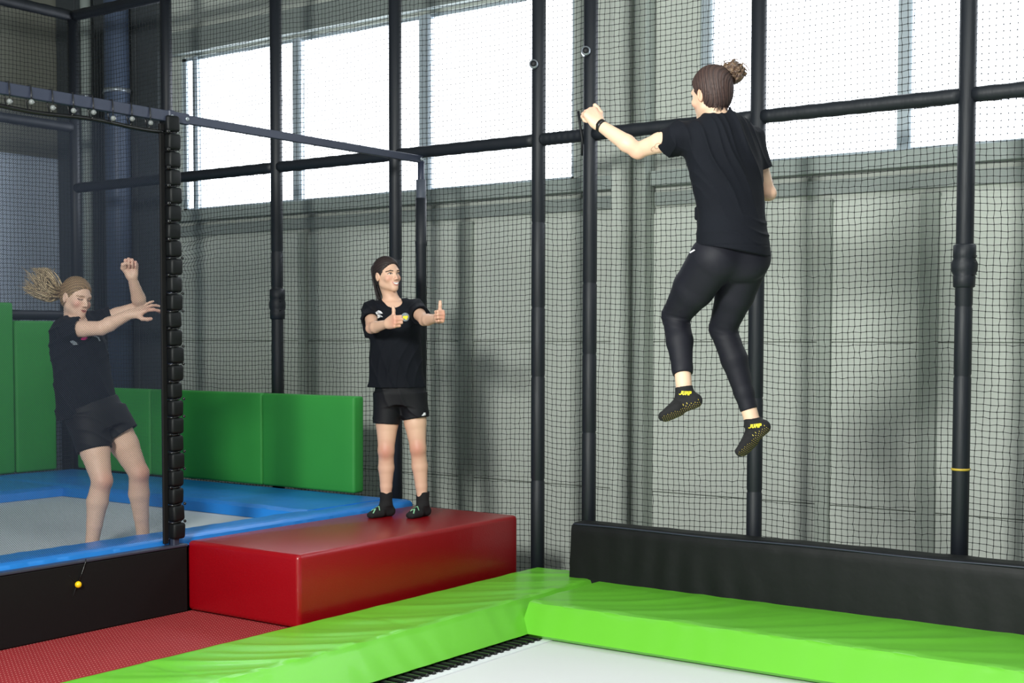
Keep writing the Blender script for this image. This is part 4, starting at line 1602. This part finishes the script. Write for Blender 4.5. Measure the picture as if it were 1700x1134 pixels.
decal('chest_dot', [circle(0, 0, .012, 14)], J(147, 561, 0.0) + [0, -0.28, 0], vd, (0, 0, 1), shirt, 'pink_print', PA)
decal('chest_badge', stroke([(-.014, .016), (.004, .004), (.010, -.014)], .006), J(163, 561.5, 0.0) + [0, -0.25, 0], vd, (0, 0, 1), shirt, 'grey_print', PA)
sho = Field()
sho.loft(J(169, 716, 0), J(150, 672, 0), lat, (0, .5, 1), (.160, .172, .168), (.135, .145, .140), k=0.03)
SHL = ((hipR, J(157, 748, -0.09)), (hipL, J(203, 722, 0.06)))
for hp, end in SHL:
    s0 = hp + np.array([-0.01, 0, 0.03])
    sho.cc(s0, end + (end - s0) * 0.15, 0.106, 0.100, 0.03)
folds(sho, lo, hi, lambda P: 0.001 - 0.008 * crease(P[:, 0] * 40 + P[:, 2] * 80 + 2 * np.sin(P[:, 0] * 20)) * (0.5 + 0.5 * np.sin(P[:, 2] * 13 + P[:, 0] * 15)))
for hp, end in SHL:
    tube_end(sho, end, end - hp, 0.090, 0.115, 0.02)
field_mesh('shorts', sho, J(90, 770, -0.28), J(245, 655, 0.28), 0.0055, 'cloth2', PA)
for ank, fd in ((ankR, fwd), (ankL, fwd + np.array([.2, 0, 0]))):
    so = Field()
    foot(so, ank, fd, (0, 0, 1), 0.96, 0.005)
    so.cc(ank, ank + [0, 0, 0.012], 0.041, 0.042, 0.02)
    l2, h2 = bounds([ank, ank + nrm(fd) * .16], 0.10)
    field_mesh('sock', so, l2, h2, 0.005, 'sock', PA)
og = H.w((0, 0.15, 0))
ex, ey = -H.R[:, 0], H.R[:, 2]
decal('lips', [[(-.023, -.0615), (-.008, -.0575), (0, -.059), (.008, -.0575), (.023, -.0615), (.009, -.072), (0, -.073), (-.009, -.072)]], og, ex, ey, body, 'lip', PA, 0.0015)
decal('mouth_opening', [[(-.018, -.0620), (0, -.0615), (.018, -.0620), (.008, -.0665), (-.008, -.0665)]], og, ex, ey, body, 'mouth_dark', PA, 0.003)
for x in (-1, 1):
    decal('eyelid_line', stroke([(x * .032 - .0135, -.001), (x * .032 - .005, -.0045), (x * .032 + .005, -.0045), (x * .032 + .0135, -.001)], .0042), og, ex, ey, body, 'lash', PA, 0.0025)
    decal('eyebrow', stroke([(x * .032 - x * .016, .0155), (x * .032 + x * .002, .0185), (x * .032 + x * .018, .0135)], .0040), og, ex, ey, body, 'brow_fair', PA, 0.002)
hf = Field()
TIE = (0.012, -0.104, 0.045)
H.cap(hf, 0.007, 0.028, tie=TIE)
hf.el(H.w((0.012, -0.104, 0.045)), (0.026, 0.026, 0.026), None, 0.02)
field_mesh('hair', hf, *bounds([H.c], 0.16), 0.0035, 'hair', PA, H.streaks(TIE, (84, 66, 48), (170, 140, 104)))
paths, rads = [], []
r_ = np.random.default_rng(8)
b0 = J(103, 484, 0.03)
for k in range(380):
    j = r_.normal(0, 1, 5)
    dd = 0.03 + 0.045 * j[4]
    if k % 5 == 4:          # filling locks in the middle of the tail
        p1, p2, p3 = J(92 + 4 * j[0], 490 + 5 * j[1], dd), J(76 + 5 * j[2], 478 + 6 * j[1], dd), J(60 + 8 * j[0], 456 + 7 * j[3], dd)
    elif k % 3 == 0:        # tight roll thrown up and over
        p1, p2, p3 = J(86 + 3 * j[0], 506 + 4 * j[1], dd), J(66 + 4 * j[2], 470 + 4 * j[1], dd), J(75 + 6 * j[0], 443 + 4 * abs(j[3]), dd)
    elif k % 3 == 1:        # broad lock up to the crown of the tail
        p1, p2, p3 = J(92 + 3 * j[0], 478 + 4 * j[1], dd), J(88 + 5 * j[2], 452 + 5 * j[3], dd), J(66 + 7 * j[0], 444 + 4 * abs(j[3]), dd)
    else:                   # wisps trailing left
        p1, p2, p3 = J(88 + 4 * j[0], 502 + 4 * j[1], dd), J(66 + 5 * j[2], 492 + 7 * j[1], dd), J(47 + 7 * j[0], 474 + 7 * j[3], dd)
    paths.append(bez([b0 + 0.010 * j[:3], p1, p2, p3], 13))
    rads.append(np.r_[np.linspace(0.004, 0.0062, 5), np.linspace(0.006, 0.0007, 8)] * r_.uniform(0.6, 1.1))
strands('ponytail', None, paths, rads, 'hair_fair', PA)

# ================================================================== person in mid-air above the green trampoline
J = Figure(1215, 770, 6.0, 1.0, 'person in black leggings jumping high above the green trampoline, seen from behind')
PC = J.root
H = Head(J(1180.5, 156, 0.0), -147, 4, 3, 0.985)
lt = nrm((0.95, 0.28, 0))          # across the back, towards the right arm
hipL, kneL, ankL = J(1184, 430, -0.01), J(1121.5, 524, 0.22), J(1137, 657, 0.05)
hipR, kneR, ankR = J(1240, 432, 0.05), J(1200, 545, 0.25), J(1251, 706, 0.18)
shL, elL, wrL = J(1131, 224, -0.03), J(1058, 250, 0.13), J(995, 207, 0.25)
shR, elR, wrR = J(1245, 228, 0.07), J(1274, 320, 0.09), J(1240, 285, 0.29)
T0, T1 = J(1218, 419, -0.01), J(1193, 187, 0.0)
TS = (0, .10, .19, .34, .5, .64, .77, .87, .94, 1.0)
TW = (.168, .170, .166, .157, .166, .174, .174, .160, .125, .075)
TD = (.146, .144, .132, .114, .114, .120, .120, .105, .085, .055)
TX = (0, 0, .0, .010, .008, .006, -.004, -.010, -.004, 0)
body = Field()
body.loft(T0, T1, lt, TS, TW, TD, TX, grow=-0.022)
body.rc(H.w((0, -0.022, -0.055)), J(1190, 200, 0.0), 0.049, 0.056, 0.03)
body.rc(shL * .72 + shR * .28, shL * .28 + shR * .72, 0.044, 0.044, 0.05)
H.skull(body, face=True)
arm(body, shL, elL, wrL, (0.050, 0.044, 0.036, 0.039, 0.0255))
body.rc(elL, elL + np.array([0.006, -0.012, -0.010]), 0.030, 0.026, 0.02)
arm(body, shR, elR, wrR, (0.048, 0.042, 0.036, 0.038, 0.025))
body.rc(elR, elR + np.array([0.012, -0.006, -0.006]), 0.028, 0.024, 0.02)
hand(body, wrL, (-0.42, 0.22, 0.62), (-0.25, 0.9, -0.42), (0.75, 0.15, 0.5), [(62, 92, 50), (66, 94, 50), (68, 94, 52), (70, 92, 52)], [(0.75, 0.55, 0.10), (1.0, 0.10, 0.05), (1.0, -0.02, 0.12)], s=1.02)
hand(body, wrR, (-0.5, 0.8, 0.3), (-0.8, -0.5, 0), (0, 0, 1), FIST, THUMB_UP)
LR = (0.094, 0.082, 0.054, 0.052, 0.042, 0.035)
bkL, bkR = (0.3, -0.9, -0.1), (0.4, -0.9, 0.0)
leg(body, hipL, kneL, ankL, LR, bkL)
leg(body, hipR, kneR, ankR, LR, bkR)
fdL, upL = nrm((-0.94, 0.12, -0.40)), (-0.20, 0.55, 0.80)
fdR, upR = nrm((-0.62, 0.32, -0.68)), (-0.52, 0.72, 0.45)
foot(body, ankL, fdL, upL, 0.96)
foot(body, ankR, fdR, upR, 0.96)
bc = skin_colour((228, 192, 164), [(elL, (.045,) * 3, (214, 140, 116), .7), (elR, (.04,) * 3, (212, 146, 124), .5), (wrL + [-.05, .02, .08], (.05,) * 3, (226, 164, 144), .6),
                                   (H.w((-.072, -.005, -.01)), (.015, .03, .03), (220, 140, 112), .6), (H.w((-.045, .055, -.04)), (.025,) * 3, (222, 152, 132), .5)])
lo, hi = bounds([H.w((0, 0, .13)), ankL + fdL * .12, ankR + fdR * .12, wrL + [-.07, .03, .11], shR, elR, wrR, hipR, hipL, kneL], 0.15)
field_mesh('body', body, lo, hi, 0.0037, 'skin', PC, bc)
shirt = Field()
shirt.loft(T0 - nrm(T1 - T0) * 0.04, T1, lt, TS, TW, TD, TX, k=0.02)
shirt.rc(shL + lt * 0.05, shL, 0.062, 0.060, 0.05)
shirt.rc(shR - lt * 0.05, shR, 0.062, 0.058, 0.05)
eL = J(1112, 236, 0.04)
shirt.cc(shL, eL + (eL - shL) * 0.5, 0.060, 0.078, 0.04)
eR = shR + (elR - shR) * 0.60
shirt.cc(shR, eR + (eR - shR) * 0.2, 0.060, 0.060, 0.04)
shirt.rc(J(1156, 362, 0.02), J(1154, 345, 0.02), 0.012, 0.006, 0.02)


def fC(P):
    q = P - T0
    a = q @ lt
    z = q[:, 2]
    w = 1.3 * np.sin(z * 8 + a * 7) + 0.8 * np.sin(z * 17 - a * 5)
    up_ = np.clip((z - 0.12) * 4, 0, 1)
    drape = crease(a * 74 + z * 38 + w) * up_ * (0.55 + 0.45 * np.sin(a * 13 + 2)) + 0.6 * crease(a * 118 + z * 52 + 1.5 * w) * up_ * (0.5 + 0.5 * np.sin(a * 9 - z * 7))
    low = crease(z * 120 + a * 26 + 1.5 * np.sin(a * 22)) * np.exp(-((z - 0.085) / 0.06) ** 2) * (0.5 + 0.5 * np.sin(a * 11 + 1))
    hem = 0.002 * np.exp(-((z - 0.024) / 0.004) ** 2)
    return 0.004 - 0.012 * drape - 0.007 * low + hem


folds(shirt, lo, hi, fC)
tube_end(shirt, eL + (eL - shL) * 0.1, eL - shL, 0.057, 0.10, 0.02)
tube_end(shirt, eR, eR - shR, 0.050, 0.075)
shirt.rc(H.w((0, -0.022, -0.06)), J(1190, 193, 0.0), 0.054, 0.058, 0.008, '-')
axC = nrm((0.17, 0, 1.0))
shirt.loft(T0 - axC * 0.16, T0, (1, 0, -0.17), (0, 1), (.28, .28), (.25, .25), k=0.003, op='-')
field_mesh('tshirt', shirt, lo, hi, 0.0046, 'cloth', PC)
# leggings
lg = Field()
lg.el(J(1219, 415, 0.01), (0.150, 0.112, 0.14), None, 0.05)
lg.el(J(1192, 428, -0.055), (0.088, 0.075, 0.085), None, 0.05)
lg.el(J(1244, 432, -0.01), (0.088, 0.075, 0.085), None, 0.05)
leg(lg, hipL, kneL, ankL, (0.104, 0.091, 0.060, 0.057, 0.047, 0.037), bkL, 0.003, 0.014, False)
leg(lg, hipR, kneR, ankR, (0.098, 0.084, 0.060, 0.057, 0.046, 0.034), bkR, 0.003, 0.014, False)
for kn, an, cut in ((kneL, ankL, J(1131, 622, 0.09)), (kneR, ankR, J(1244, 680, 0.19))):
    ax = nrm(an - kn)
    lg.cc(cut, cut + ax * 0.22, 0.10, 0.16, 0.004, '-')
for kn, s_ in ((kneL, 1.0), (kneR, 0.6)):
    bkv = np.array([0.1, -0.05, 0])
    def wr_(P, kn=kn, s_=s_):
        q = P - kn
        g = np.exp(-(np.linalg.norm(q, axis=1) / 0.075) ** 2)
        return -0.005 * s_ * g * crease(q[:, 2] * 230 + q[:, 0] * 60)
    folds(lg, kn - 0.1, kn + 0.1, wr_)
lo2, hi2 = bounds([hipL, hipR, kneL, kneR, ankL, ankR, J(1216, 385, 0)], 0.16)
field_mesh('leggings', lg, lo2, hi2, 0.0044, 'legging', PC)
decal('waist_mark', stroke([(-.006, -.004), (.006, .004)], .006), J(1147, 418, 0.0) + [0, -0.3, 0], (1, 0, 0), (0, 0, 1), lg, 'white_print', PC)
# grip socks
LET = {'J': [[(.8, 1), (.8, .25), (.5, 0), (.15, .1)]], 'U': [[(.1, 1), (.1, .2), (.4, 0), (.75, .2), (.75, 1)]], 'M': [[(.05, 0), (.15, 1), (.45, .45), (.75, 1), (.85, 0)]], 'P': [[(.1, 0), (.1, 1), (.7, .95), (.75, .55), (.1, .45)]]}
for ank, kn, fd, up, top, tu, tv, ang in ((ankL, kneL, fdL, upL, J(1135, 642, 0.055), 1135.5, 652, -0.04), (ankR, kneR, fdR, upR, J(1249.5, 694, 0.18), 1249.5, 706, 0.15)):
    so = Field()
    PF = foot(so, ank, fd, up, 0.96, 0.004)
    ax = nrm(top - ank)
    so.cc(ank, top, 0.040, 0.040, 0.02)
    so.cc(top - ax * 0.006, top + ax * 0.03, 0.035, 0.036, 0.004, '-')
    l2, h2 = bounds([ank, top, ank + nrm(fd) * .16], 0.09)
    sk = field_mesh('sock', so, l2, h2, 0.0036, 'sock', PC)
    polys = []
    cw, chh = 0.0140, 0.0150
    for i, ch in enumerate('JUMP'):
        for st in LET[ch]:
            pts = [((i - 2) * cw * 1.0 + p[0] * cw * 0.85 + p[1] * chh * 0.25, p[1] * chh - chh / 2) for p in st]
            pts = [(x * math.cos(ang) - y_ * math.sin(ang), x * math.sin(ang) + y_ * math.cos(ang)) for x, y_ in pts]
            polys += stroke(pts, 0.0042)
    decal('sock_lettering', polys, J(tu, tv, ank[1]) + [0, -0.10, 0], (1, 0, 0), (0, 0, 1), so, 'yellow', sk, 0.0015)
    upo = nrm(np.asarray(up, float) - nrm(fd) * (np.asarray(up, float) @ nrm(fd)))
    sd = np.cross(nrm(fd), upo)
    og = ank - upo * 0.16
    dots = []
    for i in range(21):
        a = -0.048 + i * 0.0088
        wd = 0.026 + 0.008 * np.clip((a - 0.0) / 0.1, 0, 1)
        for j in range(-4, 5):
            c_ = j * 0.0086 + (0.0043 if i % 2 else 0)
            if abs(c_) < wd:
                dots.append(circle(a, c_, 0.0016, 5))
    decal('sole_grip', dots, og, fd, sd, so, 'sole_yellow', sk, 0.0012, 0.02)
# wristband, tattoo
ax = nrm(wrL - elL)
lathe_ring('wristband', wrL - ax * 0.012, ax, 0.027, 0.0305, 0.022, 'watch', PC)
cv = lambda cx, cz, r, a0, a1: stroke([(cx + r * math.cos(t), cz + r * math.sin(t)) for t in np.linspace(a0, a1, 9)], .0024)
decal('tattoo', cv(-.014, 0, .011, 0.6, 5.6) + cv(.008, .004, .009, -2.0, 3.4) + cv(-.028, -.010, .008, 1.0, 5.0) + cv(.018, -.012, .008, -1.5, 2.8), J(1097, 242, 0.0) + [0, -0.15, 0], (1, 0, 0), (0.2, 0, 1), body, 'tattoo', PC, 0.001)
# hair and bun
hf = Field()
TIE = H.R.T @ (J(1212, 122, -0.01) - H.c)
H.cap(hf, 0.010, 0.022, -0.078, tie=TIE)
HC = field_mesh('hair', hf, *bounds([H.c], 0.16), 0.0033, 'hair', PC, H.streaks(TIE, (34, 24, 25), (78, 58, 52)))
bun = Field()
bc_ = J(1215, 119, -0.01)
for dx, dy, dz, r in ((-.028, 0, -.006, .034), (.002, -.01, .010, .038), (.026, 0, -.008, .036), (.008, .0, -.022, .034), (.012, .012, .026, .028)):
    bun.el(bc_ + [dx, dy, dz], (r, r, r * .85), None, 0.02)
folds(bun, bc_ - 0.1, bc_ + 0.1, lambda P: 0.004 * np.sin((P[:, 0] - bc_[0]) * 120 + (P[:, 2] - bc_[2]) * 90 + 3 * np.sin((P[:, 2] - bc_[2]) * 70)) + 0.002 * np.sin((P[:, 0] - bc_[0]) * 240 - (P[:, 2] - bc_[2]) * 190))
BN = field_mesh('hair_bun', bun, *bounds([bc_], 0.11), 0.0033, 'hair_bun', PC)
paths, rads = [], []
r_ = np.random.default_rng(12)
for k in range(80):
    t0, t1 = r_.uniform(0, 6.28), r_.uniform(1.4, 3.4)
    rr = r_.uniform(0.036, 0.047)
    th = np.linspace(t0, t0 + t1, 14)
    e1 = nrm(r_.normal(0, 1, 3))
    e2 = nrm(np.cross(e1, r_.normal(0, 1, 3)))
    pts = (np.cos(th)[:, None] * e1 + np.sin(th)[:, None] * e2) * rr * np.array([1.22, 0.95, 0.88]) * (1 + 0.10 * np.sin(th * 3 + k))[:, None]
    paths.append(bc_ + pts)
    rads.append(np.r_[0.001, np.full(12, r_.uniform(0.0022, 0.0042)), 0.001])
for pu in ([(1206, 112), (1199, 100), (1206, 96), (1210, 106)], [(1232, 104), (1246, 112), (1248, 126), (1238, 134)], [(1198, 112), (1195, 104), (1200, 101), (1203, 108)], [(1228, 108), (1242, 116), (1243, 122), (1240, 128)], [(1215, 100), (1222, 95), (1228, 100), (1226, 108)]):
    paths.append(bez([J(a, b, -0.02) for a, b in pu], 14))
    rads.append(np.linspace(0.0026, 0.0012, 14))
strands('loose_curl', None, paths, rads, 'hair_bun', BN)
# short fine hair at the nape
paths, rads = [], []
for k in range(40):
    x = r_.uniform(-0.05, 0.05)
    a = H.w((x, -0.070 + 0.1 * x * x * 10, -0.055))
    paths.append(bez([a, a + H.v((0.004 * r_.normal(), -0.006, -0.015)), a + H.v((0.008 * r_.normal(), 0.004, -0.030 + 0.006 * r_.normal()))], 6))
    rads.append(np.linspace(0.0022, 0.0006, 6))
strands('nape_hair', None, paths, rads, 'hair_brown', PC)
